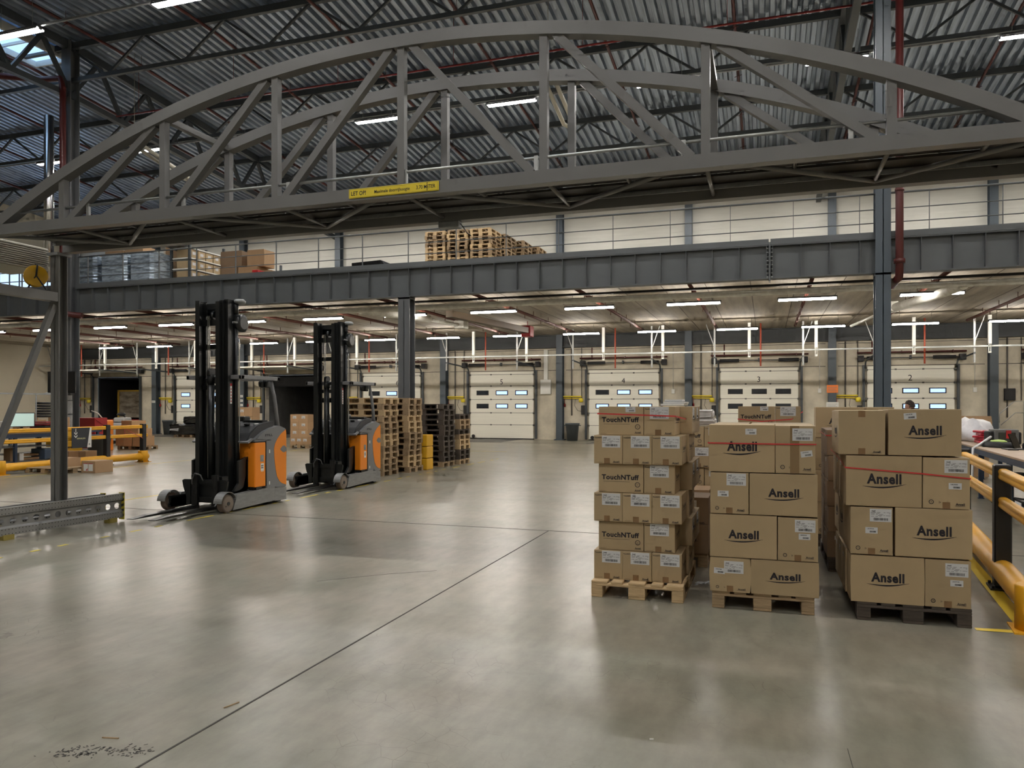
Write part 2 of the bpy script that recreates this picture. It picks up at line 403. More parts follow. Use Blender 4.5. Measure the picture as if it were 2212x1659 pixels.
# roof light
t = thing('skylight', 'pale blue two pane roof light beside the left column', 'skylight', (-23.6, 17.6, 13.55)); t['kind'] = 'structure'
b = M(); b.box(-.75, -2.9, 0, -.68, 2.7, .3); b.box(.68, -2.9, 0, .75, 2.7, .3); b.box(-.75, -2.9, 0, .75, -2.83, .3); b.box(-.75, 2.63, 0, .75, 2.7, .3); b.box(-.7, 1.3, .1, .7, 1.34, .2); b.box(-.7, -1., .1, .7, -.96, .2)
obj('frame', b, WHITE(), t)
b = M(); b.box(-.68, -2.83, .2, .68, 2.63, .22); obj('pane', b, mat('daylight dome', (.42, .66, 1.0), .5, emit=.8), t)
for k, (x, y) in enumerate([(-12.5, 4), (-2, 4), (-12.5, 12), (-3, 12)]):   # more roof lights ahead of and over the camera
    c = copy_tree(t, (x, y, 13.55), label='pale blue roof light high over the foreground, ' + ['left front', 'right front', 'left rear', 'right rear'][k])

# ---------------------------------------------------------------- luminaires
def luminaire(name, strength, L=1.6, hang=.35, W=.055):
    t = thing(name, 'x', 'ceiling light', (0, 0, 0))
    b = M(); b.bbox(-L / 2, -W - .015, .0, L / 2, W + .015, .05, .015); b.box(-L / 2, -.05, -.04, -L / 2 + .03, .05, 0); b.box(L / 2 - .03, -.05, -.04, L / 2, .05, 0)
    if W > .06: b.box(-L / 2, -W - .012, -.045, L / 2, -W - .004, 0); b.box(-L / 2, W + .004, -.045, L / 2, W + .012, 0)
    obj('housing', b, mat('light housing', (.06, .06, .065), .5), t)
    b = M(); b.bbox(-L / 2 + .02, -W, -.055, L / 2 - .02, W, -.002, .02)
    em = mat('lit diffuser ' + name, (1.0, .93, .84) if name == 'dock_light_fitting' else (1, .97, .93), .4, emit=strength)
    tag(obj('diffuser', b, em, t), 'lit white diffuser')
    for sx in (-1, 1): b = M(); b.cyl((sx * L / 3, 0, .05), (sx * L / 3, 0, .05 + hang), .006, n=5); obj('hanger', b, GALV(), t)
    return t
LR = [4.28 - 3.17 * k for k in range(-2, 14)]; LB = [5.25 - 3.17 * k for k in range(-2, 14)]
p0 = luminaire('dock_light_fitting', LAMP_DOCK); first = True
for row, xs, y in (('front', LR[::-1], 23.4), ('rear', LB[::-1], 31.7)):
    n = len(xs)
    for k, x in enumerate(xs):
        lab = 'lit tube light under the mezzanine, ' + frm(k, n) + ' in the ' + row + ' row'
        if first: p0.location = (x, y, 4.75); p0['label'] = lab; p0['group'] = 'tube lights under the mezzanine'; first = False
        else: copy_tree(p0, (x, y, 4.75), label=lab)
p1 = luminaire('hall_light_fitting', LAMP_HALL, 1.7, .75, .11); first = True
for row, xs, y in (('nearest', [-19.3 + 5.5 * k for k in range(7)], 15.5), ('middle', [-28.05 + 5.0 * k for k in range(9)], 24.2), ('far', [-33.05 + 5.0 * k for k in range(10)], 32.9), ('front', [-17 + 5.5 * k for k in range(6)], 6.5), ('rearmost', [-17 + 5.5 * k for k in range(6)], -3.0), ('last', [-17 + 5.5 * k for k in range(6)], -12.0)):  # final row is unseen, added far behind the camera as fill light
    n = len(xs)
    for k, x in enumerate(xs):
        lab = 'bright tube light high under the roof, ' + frm(k, n) + ' in the ' + row + ' row'
        if first: p1.location = (x, y, 11.8); p1['label'] = lab; p1['group'] = 'tube lights under the roof'; first = False
        else:
            c = copy_tree(p1, (x, y, 11.8 if row != 'far' else 11.0), label=lab)
            if row == 'far':
                for q in bpy.data.objects[-8:] if False else [o_ for o_ in C.objects if o_.parent == c and o_.name.startswith('hanger')]: q.scale = (1, 1, 2.4); q.location.z = -.07
for y, l in ((15.5, 'near'), (24.2, 'middle'), (6.5, 'front')):
    b = M(); b.bar((-38, y, 11.88), (16, y, 11.88), .06, .05)
    tag(obj('lighting_rail', b, GALVD()), 'thin grey rail carrying the %s row of roof lights' % l, 'rail', 'lighting rails under the roof')
# ---------------------------------------------------------------- dock doors
pan = mat('white door panel', (.86, .84, .74), .45, var=.05, scale=1.2, stretch=(.3, 1, 9))
glass_b = mat('daylit door pane', (.42, .62, 1.0), .1, emit=.75)
glass_d = mat('dark door pane', (.03, .035, .045), .1)
rub = mat('black rubber', (.02, .02, .022), .6)
NUMS = ['1', '2', '3', '4', '5', '6', '7', '8', '9']
DARK = {2: (0, 1, 2, 3, 4, 5), 4: (0, 3), 3: (0,), 5: (0, 3)}
seam = mat('door seam', (.10, .10, .09), .6)
for k, cx in enumerate(DOORX):
    t = tag(link('door_%d' % (k + 1), None, None, (cx, WY - .07, 0)), '', 'door', None, 'structure')
    sill = 1.68 if k == 0 else .04
    opened = k in (6, 8)
    t['label'] = ('open dock doorway with a trailer backed up outside, ' + ('far left beside the side wall' if k == 8 else 'behind the second forklift')) if opened else \
        ('raised white dock door at the far right edge' if k == 0 else 'white sectional dock door' + (' numbered ' + NUMS[k] if k in (1, 2, 3, 4, 5) else ' behind the first forklift mast'))
    if not opened:
        b = M(); secs = []
        zs = [sill] + [z for z in (.62 + .1, 1.32, 2.0, 2.67, 3.25) if z > sill + .3] + [3.4]
        for z0, z1 in zip(zs, zs[1:]):
            b.bbox(-1.68, -.04, z0 + .006, 1.68, .0, z1 - .006, .006, 1)
            m = 6 if z1 - z0 > .3 else 1
            for q in range(1, m): zz = z0 + (z1 - z0) * q / m; b.box(-1.66, -.0425, zz - .003, 1.66, -.04, zz + .012)
        obj('door_panel', b, pan, t)
        b = M()
        for z in zs[1:-1]:
            b.box(-1.68, -.038, z - .012, 1.68, -.03, z + .012)
            for xx in (-.56, .5): b.box(xx - .04, -.05, z - .03, xx + .04, -.04, z + .03)
            for xx in (-1.7, 1.7): b.box(xx - .05, -.07, z - .05, xx + .05, -.02, z + .03)
        obj('hinge', b, seam, t)
        if k > 0:
            i = 0
            for z in (2.33, 1.66):
                for xx in (-1.02, .02, 1.05):
                    b = M(); b.bbox(xx - .33, -.055, z - .12, xx + .33, -.035, z + .12, .01); f = obj('window', b, rub, t)
                    b = M(); b.bbox(xx - .28, -.062, z - .08, xx + .28, -.05, z + .08, .008); obj('pane', b, glass_d if i in DARK.get(k, ()) else glass_b, f); i += 1
            if k <= 5:
                b = M(); b.text(NUMS[k], (0 if k != 5 else .35, -.046, 2.76), .26, bold=.0, al='c'); obj('door_number', b, PRINT(), t)
        b = M(); b.cyl((-1.5, -.06, .14), (-1.5, -.14, .14), .08); 
        if k > 0: obj('bumper_wheel', b, rub, t)
        b = M(); b.box(-1.7, -.05, sill - .03, 1.7, -.01, sill + .006); obj('bottom_seal', b, rub, t)
        if k == 0:
            b = M(); b.box(-1.95, -.1, 1.45, 2, 0, 1.64); obj('sill', b, STEELD(), t)
    # tracks, spring shaft and springs
    for sx in (-1, 1):
        b = M(); b.bar((sx * 1.82, -.05, sill), (sx * 1.82, -.05, 3.45), .10, .1)
        b.tube([(sx * 1.76, -.1, 3.3), (sx * 1.76, -.14, 3.5), (sx * 1.76, -.3, 3.62), (sx * 1.76, -3.0, 3.72)], .035, 6)
        obj('door_track', b, STEELD(), t)
        b = M(); b.cyl((sx * 1.7, -.2, 3.74), (sx * .85, -.2, 3.74), .075); obj('torsion_spring', b, rub, t)
        b = M(); b.bbox(sx * 1.95 - .12, -.3, 3.6, sx * 1.95 + .12, -.02, 3.86, .02); obj('bearing_bracket', b, rub, t)
    b = M(); b.cyl((-1.9, -.2, 3.74), (1.9, -.2, 3.74), .02, n=8); b.box(-.03, -.24, 3.68, .03, -.0, 3.84); obj('spring_shaft', b, STEELD(), t)
    if k == 8 or k == 6:
        b = M(); b.box(-1.75, -3.0, 3.66, 1.75, -.2, 3.72); obj('raised_door_panel', b, pan, t)
# trailers behind the open doors
def trailer(cx, label, red):
    t = thing('trailer', label, 'trailer', (cx, WY + .35, 0))
    dk = mat('trailer inner wall', (.13, .13, .125), .7, var=.3, scale=1.5) ; gr = mat('dirty trailer panel', (.36, .32, .25), .7, dirt=(.10, .065, .035), var=.3, scale=1.1, stretch=(1, 1, 3))
    b = M(); b.box(-1.9, 0, 0, -1.75, 6, 3.4); b.box(1.75, 0, 0, 1.9, 6, 3.4); b.box(-1.9, 0, 3.3, 1.9, 6, 3.4); b.box(-1.9, 0, -.1, 1.9, 6, 0); b.box(-1.9, 5.9, 0, 1.9, 6, 3.4)
    obj('dock_shelter', b, mat('shelter black', (.012, .012, .013), .8) if red else dk, t)
    if red:
        b = M(); b.box(-.75, .5, .95, 1.7, .56, 2.55); obj('rear_panel', b, gr, t)
        b = M(); b.box(-1.7, .45, .1, 1.72, .6, .85); b.bar((-.2, .42, .8), (1.6, .42, .2), .05); obj('underrun_frame', b, mat('trailer red', (.25, .012, .01), .5), t)
        b = M(); b.box(-.85, .44, .9, -.74, .56, 2.65); b.box(-.85, .44, 2.55, 1.72, .56, 2.65); obj('door_frame', b, mat('mustard frame', (.42, .26, .03), .5), t)
    else:
        b = M(); b.box(-1.2, 4.4, 0, 1.7, 4.5, 2.7); obj('inner_wall', b, mat('grey inner wall', (.26, .25, .225), .7, var=.15), t)
        b = M(); b.box(-1.75, .0, 2.75, 1.75, .1, 3.35); obj('head_curtain', b, mat('shelter black', (.012, .012, .013), .8), t)
    return t
trailer(DOORX[8], 'red framed trailer with a dirty white panel seen through the far left doorway', True)
trailer(DOORX[6], 'dim grey trailer interior seen behind the second forklift', False)
b = M()
for cx in DOORX[1:]: b.box(cx - 1.1, 33.3, .0, cx + 1.1, WY - .1, .006)
S('trim_4', b, mat('leveller plate', (.13, .125, .12), .5, .4, var=.3, scale=3), 'steel dock leveller plates set in the floor before the doors', 'leveller')
# red pipes above the doors, wall conduits
for k, cx in enumerate(DOORX):
    b = M(); b.cyl((-2.1, 0, 0), (2.1, 0, 0), .035, n=8); b.cyl((-1.5, 0, 0), (-1.5, 0, .5), .03, n=8)
    for xx in (-1.5, -.35, .1, 1.6): b.box(xx - .02, -.05, -.06, xx + .02, .12, .06)
    tag(obj('sprinkler_pipe', b, RED(), None, (cx, WY - .25, 3.98)), 'dark red pipe above the ' + ('open doorway ' if k in (6, 8) else 'dock door ') + frm(8 - k, 9), 'pipe', 'short red pipes over the dock doors')
pw = M(); pw.cyl((0, 0, 1.2), (0, 0, 4.5), .03, n=8); pw.cyl((.5, 0, 1.9), (.5, 0, 4.5), .02, n=6); pwm = pw.mesh('wall_conduit', mat('grey conduit', (.12, .11, .1), .6))
for k, cx in enumerate(COLX[::-1]):
    tag(link('wall_conduit', pwm, None, (cx + .55, WY - .06, 0)), 'pair of thin conduits right of the wall column ' + frm(k, 9), 'conduit', 'conduits beside the wall columns')
# yellow dock lamps
t = thing('dock_lamp', 'x', 'lamp', (0, 0, 0))
yl = mat('bright yellow paint', (.78, .62, .03), .4)
b = M(); b.bbox(-.62, -.1, .10, .3, .0, .165, .015); b.bar((-.6, -.06, .05), (.32, -.06, .03), .035); obj('arm', b, yl, t)
b = M(); b.lathe([(.02, .06), (.08, .05), (.11, .0), (.11, -.11), (.08, -.15)], (.3, -.2, 0), 14); obj('lamp_head', b, yl, t)
b = M(); b.bbox(.28, -.12, -.75, .5, .0, -.3, .02); b.tube([(.0, -.05, 0), (-.05, -.08, -.3), (.1, -.08, -.55), (.3, -.06, -.6)], .01, 5); obj('control_box', b, BLK(), t)
b = M(); b.cyl((-.55, -.06, .06), (-.55, -.06, -.2), .012, n=6); b.lathe([(.02, -.2), (.05, -.25), (.05, -.36), (.02, -.38)], (-.55, -.06, 0), 8); obj('pull_cord', b, mat('red knob', (.3, .02, .02), .4), t)
for k, cx in enumerate(DOORX[1:]):
    lab = 'yellow swing arm dock lamp left of the ' + (['door numbered 2', 'door numbered 3', 'door numbered 4', 'door numbered 5', 'door numbered 6', 'open doorway behind the second forklift', 'door behind the first forklift', 'far left open doorway'][k])
    if k == 0: t.location = (cx - 2.35, WY - .02, 2.0); t['label'] = lab; t['group'] = 'yellow dock lamps'
    else: copy_tree(t, (cx - 2.35, WY - .02, 2.0), label=lab)
# hangers and rail in front of the doors
b = M(); b.bar((-40, 33.5, 3.97), (9.3, 33.5, 3.97), .06, .06)
tag(obj('hanging_rail', b, mat('pale steel', (.45, .47, .46), .35, .6)), 'long thin steel rail hung in front of the dock doors', 'rail')
wd = M(); wd.box(-.06, -.05, .25, .06, .05, 1.35); wd.box(-.045, -.03, -.05, -.02, .03, .25); wd.box(.02, -.03, -.05, .045, .03, .25); wd.box(-.05, -.04, -.1, .05, .04, -.04); wdm = wd.mesh('white_dropper', mat('white hanger', (.85, .85, .8), .5))
gd = M(); gd.bar((0, 0, -.5), (0, 0, 1.3), .07, .04); gd.bar((0, 0, .3), (.35, 0, 1.3), .05, .03); gdm = gd.mesh('galvanised_hanger', GALV())
rd = M(); rd.cyl((0, 0, -.5), (0, 0, 1.3), .035, n=8); rdm = rd.mesh('red_dropper', mat('salmon red pipe', (.45, .09, .05), .5))
for k, cx in enumerate(DOORX[1:]):
    w_ = 'before the ' + ['door numbered 2', 'door numbered 3', 'door numbered 4', 'door numbered 5', 'door numbered 6', 'doorway behind the second forklift', 'door behind the first forklift', 'far left doorway'][k]
    for q, dx in enumerate((-1.25, 1.35)):
        tag(link('white_dropper', wdm, None, (cx + dx + .9, 33.5, 3.8)), 'white hanger post %s, %s of its pair' % (w_, ('left', 'right')[q]), 'hanger', 'white hanger posts')
    for q, sx in enumerate((-1, 1)):
        o = link('galvanised_hanger', gdm, None, (cx + sx * 1.76 , 33.6, 3.85)); o.scale = (sx, 1, 1)
        tag(o, 'forked galvanised track hanger %s, %s end' % (w_, ('left', 'right')[q]), 'hanger', 'galvanised track hangers')
    tag(link('red_dropper', rdm, None, (cx + .1, 33.9, 3.85)), 'thin red drop pipe ' + w_, 'pipe', 'red drop pipes')
# sprinkler runs and duct under the slab
for k in range(14):
    x = 7.28 - 3.08 * k
    b = M(); b.cyl((0, 20.2, 0), (0, 33.2, 0), .055, n=8)
    for y in range(21, 33, 2): b.cyl((0, y, 0), (0, y, .2), .01, n=5); b.cyl((-.02, y + 1, -.05), (-.02, y + 1, -.16), .012, n=5)
    tag(obj('sprinkler_main', b, REDM(), None, (x, 0, 4.95)), 'dark red sprinkler pipe running to the dock wall, ' + frm(13 - k, 14), 'pipe', 'sprinkler pipes under the mezzanine')
b = M(); b.cyl((-38, 20.8, 4.95), (4.0, 20.8, 4.95), .022, n=6); b.tube([(4.0, 20.8, 4.95), (4.6, 20.8, 4.95), (4.6, 20.8, 5.1)], .03, 6)
tag(obj('sprinkler_branch', b, RED()), 'thin red pipe running along behind the mezzanine girder', 'pipe')
b = M(); b.tube([(-38, 21.6, 4.72), (16, 21.6, 4.72)], .085, 12)
tag(obj('foil_duct', b, mat('silver foil', (.93, .90, .82), .4, .0, var=.25, scale=5, bump=.5)), 'long silver foil wrapped duct under the mezzanine', 'duct')
b = M(); b.box(-38, 21.38, 4.84, 16, 21.45, 4.9); tag(obj('cable_tray', b, BLK()), 'dark cable tray beside the foil duct', 'cable tray')
b = M(); b.tube([(4.7, 21.8, 4.72), (4.4, 23.5, 4.7), (3.6, 26.0, 4.65)], .13, 10); b.tube([(3.6, 26.0, 4.65), (2.9, 30, 4.55)], .05, 8); b.bbox(3.4, 25.6, 4.55, 3.8, 26.1, 4.85, .03)
tag(obj('foil_branch_duct', b, MC['silver foil']), 'silver branch duct angling off at the right under the mezzanine', 'duct')
b = M(); b.tube([(-12.3, 21.7, 4.72), (-11.6, 23.5, 4.72), (-11.2, 24.6, 4.72)], .12, 10); b.tube([(-11.2, 24.6, 4.7), (-10.8, 26.5, 4.68)], .06, 8); b.bbox(-11.0, 26.3, 4.55, -10.6, 26.8, 4.85, .04)
tag(obj('foil_branch_duct', b, MC['silver foil']), 'crumpled silver branch duct left of the middle column', 'duct')
b = M(); b.bar((-10.2, 24, 4.8), (-9.3, 29.8, 4.75), .28, .22)
tag(obj('radiant_heater', b, mat('brown heater', (.14, .095, .05), .5)), 'brown radiant heater bar right of the middle column', 'heater')
b = M(); b.bbox(-9.5, 29.8, 4.5, -9.1, 30.3, 4.95, .03); b.cyl((-9.3, 30.05, 4.94), (-9.3, 30.05, SOF), .012, n=6); tag(obj('heater_burner', b, mat('red burner', (.35, .02, .02), .4)), 'red burner box on the end of the brown heater', 'heater')
# standing red pipes by the tall columns
b = M(); b.tube([(2.9, 19.45, 13.6), (2.9, 19.45, 4.9), (2.9, 19.5, 4.65), (2.85, 20.2, 4.55)], .085, 12); b.cyl((2.9, 19.45, 4.95), (2.9, 19.45, 5.05), .12); b.cyl((2.9, 19.45, 6.6), (2.9, 19.45, 6.66), .1)
tag(obj('standpipe', b, RED()), 'tall dark red riser pipe beside the right column', 'pipe')
b = M(); b.tube([(-27, 16.0, 12.3), (-22.9, 19.3, 12.55), (-22.15, 19.35, 12.5), (-22.05, 19.35, 12.2), (-22.05, 19.35, 5.0), (-22.0, 19.4, 4.72), (-21.5, 19.6, 4.66)], .10, 12)
tag(obj('standpipe', b, RED()), 'thick dark red riser pipe bending on the left column', 'pipe')
b = M(); b.cyl((-22.6, 19.3, 5.8), (-22.6, 19.3, 11.3), .15); tag(obj('flue_pipe', b, mat('bright flue', (.75, .75, .75), .22, 1.)), 'shiny steel flue left of the left column', 'flue')
for k in range(14):
    x = -36 + 3.9 * k
    b = M(); b.tube([(0, 10, 0), (0, 20, 0), (0, 36, -1.25)], .05, 6)
    for y in range(12, 36, 3):
        q = -.078 * max(0, y - 20); b.cyl((0, y, q), (0, y, q + .35), .008, n=4); b.bar((-.12, y, q - .1), (.12, y, q - .04), .015)
    tag(obj('roof_sprinkler', b, RED(), None, (x, 0, 13.45)), 'dark red sprinkler run under the roof deck, ' + frm(k, 14), 'pipe', 'sprinkler runs under the roof')
b = M(); b.cyl((-22, 21.5, 12.0), (14, 21.5, 12.0), .03, n=6)
for k in range(9): b.cyl((-21 + k * 4, 21.5, 12), (-21 + k * 4, 21.5, 13.89), .008, n=4)
tag(obj('cross_pipe', b, mat('bright red pipe', (.22, .015, .015), .4)), 'thin red pipe crossing high behind the arches', 'pipe')
# radiant tube heaters hung under the roof
for k, (x, y) in enumerate([(-6.0, 22.8), (-20.6, 22.3)]):
    b = M(); b.tube([(-.15, -1.3, 0), (-.15, 1.0, -.5), (0, 1.25, -.55), (.15, 1.0, -.5), (.15, -1.3, 0)], .07, 8); b.box(-.22, -1.5, -.08, .22, -1.3, .1); b.cyl((0, -1.4, .1), (0, -1.4, 2.6 + .5 * k), .01, n=4)
    tag(obj('tube_heater', b, mat('cream heater tube', (.45, .43, .36), .35), None, (x, y, 11.2 - .5 * k)), 'U shaped tube heater hanging under the roof, ' + ('right of the bridge centre' if k == 0 else 'at left behind the arches'), 'heater')
# mezzanine railing
t = thing('mezzanine_railing', 'thin grey three bar railing along the mezzanine edge', 'railing', (0, 19.9, MEZ))
b = M(); b.cyl((-22, 0, .97), (16.5, 0, .97), .024, n=8); tag(obj('top_rail', b, STEEL(), t), 'thicker top rail')
for z in (.28, .60):
    b = M(); b.cyl((-22, 0, z), (16.5, 0, z), .013, n=6); obj('middle_rail', b, STEEL(), t)
b = M(); b.bar((0, 0, -.1), (0, 0, .97), .05, .012, (1, 0, 0)); pm = b.mesh('post', STEEL())
for k in range(26): link('post', pm, t, (-21.57 + 1.48 * k, 0, 0))
t = thing('mezzanine_railing', 'thin railing on the mezzanine left of the tall left column', 'railing', (0, 19.9, MEZ))
for z in (.28, .60, .97):
    b = M(); b.cyl((-36, 0, z), (-22.4, 0, z), .016, n=6); obj('rail', b, STEEL(), t)
for k in range(9): link('post', pm, t, (-23.05 - 1.48 * k, 0, 0))
# ================================================================ ARCHED BRIDGE
def arch_z(x, top=5.50): # centre line of the arch
    h = 5.74; R_ = (h * h + 1.5 ** 2) / 3.0
    return top - (R_ - math.sqrt(R_ * R_ - (x + 3.63) ** 2))
def arch_truss(y, where):
    t = thing('arched_truss', 'grey arched steel truss of the bridge, ' + where, 'truss', (-3.63, y, 3.87), 0, 'arched trusses of the bridge')
    o = Vector((-3.63, y, 3.87))
    b = M(); b.box(-5.9, -.065, 0, 6.5, .065, .13); obj('bottom_chord', b, BRIDGE(), t)
    b = M(); N = 48; pts = []
    for i in range(N + 1):
        x = -3.63 - 5.74 + 11.48 * i / N; pts.append((x + 3.63, arch_z(x) - 3.87))
    A = []
    for i, (x, z) in enumerate(pts):
        x0, z0 = pts[max(0, i - 1)]; x1, z1 = pts[min(N, i + 1)]; l = math.hypot(x1 - x0, z1 - z0); nx, nz = -(z1 - z0) / l * .065, (x1 - x0) / l * .065
        A.append([b.bm.verts.new(p) for p in ((x - nx, -.065, z - nz), (x + nx, -.065, z + nz), (x + nx, .065, z + nz), (x - nx, .065, z - nz))])
    for i in range(N):
        for q in range(4): b.face([A[i][q], A[i + 1][q], A[i + 1][(q + 1) % 4], A[i][(q + 1) % 4]])
    b.face(A[0]); b.face(A[-1]); obj('arch_chord', b, BRIDGE(), t)
    for k in range(-3, 4):
        x = k * 1.55; b = M(); b.box(x - .04, -.04, .1, x + .04, .04, arch_z(x - 3.63) - 3.87 - .05); obj('vertical', b, BRIDGE(), t)
    for s in (-1, 1):
        for k in range(0, 3):
            xa, xb = s * (k * 1.55 + .12), s * ((k + 1) * 1.55 - .12)
            b = M(); b.bar((xa, 0, arch_z(xa - 3.63) - 3.87 - .05), (xb, 0, .12), .08); obj('diagonal', b, BRIDGE(), t)
        b = M(); b.bar((s * (3 * 1.55 + .1), 0, arch_z(4.75 - 3.63) - 3.87 - .02), (s * (3 * 1.55 + .75), 0, .12), .06); 
    b = M(); b.tube([(-5.8, 0, .27), (5.9, 0, .27)], .016, 6)
    for k in range(9): b.box(-5.7 + k * 1.43, -.02, .12, -5.66 + k * 1.43, .012, .29)
    obj('cable_rail', b, GALV(), t)
    return t
arch_truss(7.28, 'the near one'); arch_truss(8.42, 'the far one')
t = thing('bridge_deck', 'dark ribbed deck and bracing slung between the two arches', 'deck', (-3.63, 7.85, 3.87))
b = M()
for k in range(4): b.box(-5.8, -.5 + k * .26, .10 + (k % 2) * .03, 6.45, -.5 + (k + 1) * .26, .125 + (k % 2) * .03)
obj('deck_sheet', b, mat('dark brown steel sheet', (.028, .024, .02), .5, var=.2), t)
b = M()
for k in range(-3, 4):
    b = M(); b.cyl((k * 1.55, -.5, .05), (k * 1.55, .5, .05), .022, n=8); obj('cross_tube', b, BRIDGE(), t)
    b = M(); b.cyl((k * 1.55 + .78, -.5, .06), (k * 1.55 + .78, -.15, .06), .02, n=8); obj('stub_tube', b, BRIDGE(), t)
for k in (-3, -1, 1, 3):
    for s in (-1, 1):
        b = M(); b.cyl((k * 1.55, .47, .04), (k * 1.55 + s * 1.2, -.5, .03), .027, n=8); obj('bracing_tube', b, BRIDGE(), t)
b = M(); b.box(-5.8, .26, .04, 5.9, .27, .09); b.box(-5.8, .26, .085, 5.9, .38, .09)
for k in range(150): b.box(-5.75 + k * .078, .255, .055, -5.72 + k * .078, .262, .07)
obj('perforated_tray', b, GALV(), t)
for k, x in enumerate((-6.72, -.52)):
    b = M(); b.bar((x, 7.34, arch_z(x) - .02), (x, 8.36, arch_z(x) - .02), .07); tag(obj('arch_tie', b, BRIDGE()), 'grey cross tie joining the arches at the ' + ('left' if k == 0 else 'right'), 'brace')
# clearance sign
t = thing('clearance_sign', 'yellow clearance sign with dark lettering on the near arch', 'sign', (-3.70, 7.2, 3.893))
b = M(); b.bbox(-.52, 0, 0, .52, .012, .098, .004); obj('sign_plate', b, mat('sign yellow', (.85, .66, .03), .4), t)
b = M(); b.box(-.51, -.001, .006, .51, 0, .0085); b.box(-.51, -.001, .09, .51, 0, .0925); b.box(-.51, -.001, .006, -.507, 0, .0925); b.box(.507, -.001, .006, .51, 0, .0925); obj('border', b, mat('sign border', (.35, .3, .02), .5), t)
b = M(); b.text('LET OP!', (-.49, -.002, .028), .044, bold=.02, wfit=.175); b.text('Maximale doorrijhoogte', (-.215, -.002, .032), .034, bold=.015, wfit=.41)
b.text('3.70 METER', (.27, -.002, .03), .04, bold=.01, wfit=.215); b.poly([(.385, -.002, .088), (.40, -.002, .088), (.3925, -.002, .074)]); b.poly([(.385, -.002, .010), (.3925, -.002, .024), (.40, -.002, .010)]); b.box(.391, -.002, .024, .394, -.001, .074)
obj('lettering', b, PRINT(), t)
# junction box on the far arch
t = thing('junction_box', 'small grey sensor box under the far arch', 'box', (-3.55, 8.40, 3.789))
b = M(); b.bbox(-.14, -.06, 0, .12, .06, .08, .01); b.box(-.1, -.064, .03, .02, -.06, .06); obj('case', b, GALVD(), t)
b = M(); b.tube([(.12, 0, .05), (.17, -.03, -.0), (.2, 0, -.06), (.25, .02, -.1)], .006, 5); obj('cable', b, BLK(), t)
# supports
def gate(x, lab):
    for y, l in ((7.26, 'near'), (8.40, 'far')):
        b = M(); isec(b, 0, 0, 0, 3.87, .15, .15, .014, .01); b.box(-.14, -.14, 0, .14, .14, .02)
        b.box(-.1, -.12, 3.83, .1, .12, 3.87)
        tag(obj('bridge_column', b, BRIDGE(), None, (x, y, 0)), 'grey column under the %s end of the bridge, the %s one' % (lab, l), 'column', 'bridge columns')
    b = M(); b.box(x - .07, 5.6, 3.17, x + .07, 7.18, 3.30); b.box(x - .07, 7.34, 3.17, x + .07, 8.32, 3.30)
    tag(obj('portal_beam', b, BRIDGE()), 'grey horizontal beam tying the %s bridge columns' % lab, 'beam')
    b = M(); b.bar((x, 8.31, 3.12), (x, 7.0, 0.05), .075); tag(obj('portal_brace', b, BRIDGE()), 'grey diagonal brace at the %s bridge column' % lab, 'brace')
gate(-9.64, 'left')
for y, l in ((7.26, 'near'), (8.40, 'far')):
    b = M(); isec(b, 0, 0, 0, 3.87, .15, .15, .014, .01); b.box(-.1, -.12, 3.7, .1, .12, 3.87); tag(obj('bridge_column', b, BRIDGE(), None, (2.75, y, 0)), 'grey column just past the right end of the bridge, the %s one' % l, 'column', 'bridge columns')
# louvred unit and cable reel by the column top
t = thing('louvred_unit', 'beige louvred fan unit hung under the left end of the bridge', 'fan unit', (-10.2, 8.0, 3.62))
b = M(); b.bbox(-.4, -.5, 0, .34, .42, .34, .02); obj('casing', b, mat('beige casing', (.42, .40, .33), .5), t)
b = M()
for k in range(11): b.box(.34, -.48, .01 + k * .029, .365, .40, .024 + k * .029)
obj('grille', b, mat('grille grey', (.30, .285, .235), .5), t)
t = thing('cable_reel', 'yellow cable reel on a black stand beside the bridge column', 'reel', (-9.55, 7.95, 3.28))
ry = mat('reel yellow', (.62, .36, .02), .35)
b = M(); b.lathe([(.02, -.07), (.14, -.065), (.145, -.06), (.14, -.05), (.02, -.05)], (0, 0, 0), 20); b.lathe([(.02, .05), (.14, .05), (.145, .06), (.14, .065), (.02, .07)], (0, 0, 0), 20)
o = obj('reel_flanges', b, ry, t, (0, 0, .19)); o.rotation_euler = (0, R(90), R(-35))
b = M(); b.lathe([(.10, -.05), (.115, 0), (.10, .05)], (0, 0, 0), 18); o = obj('cable_coil', b, BLK(), t, (0, 0, .19)); o.rotation_euler = (0, R(90), R(-35))
b = M(); b.tube([(-.09, -.06, .0), (.07, -.05, .19), (.17, .02, .0)], .012, 6); b.tube([(.07, -.05, .19), (.08, -.04, .34), (.0, .0, .36)], .012, 6); obj('stand', b, BLK(), t)

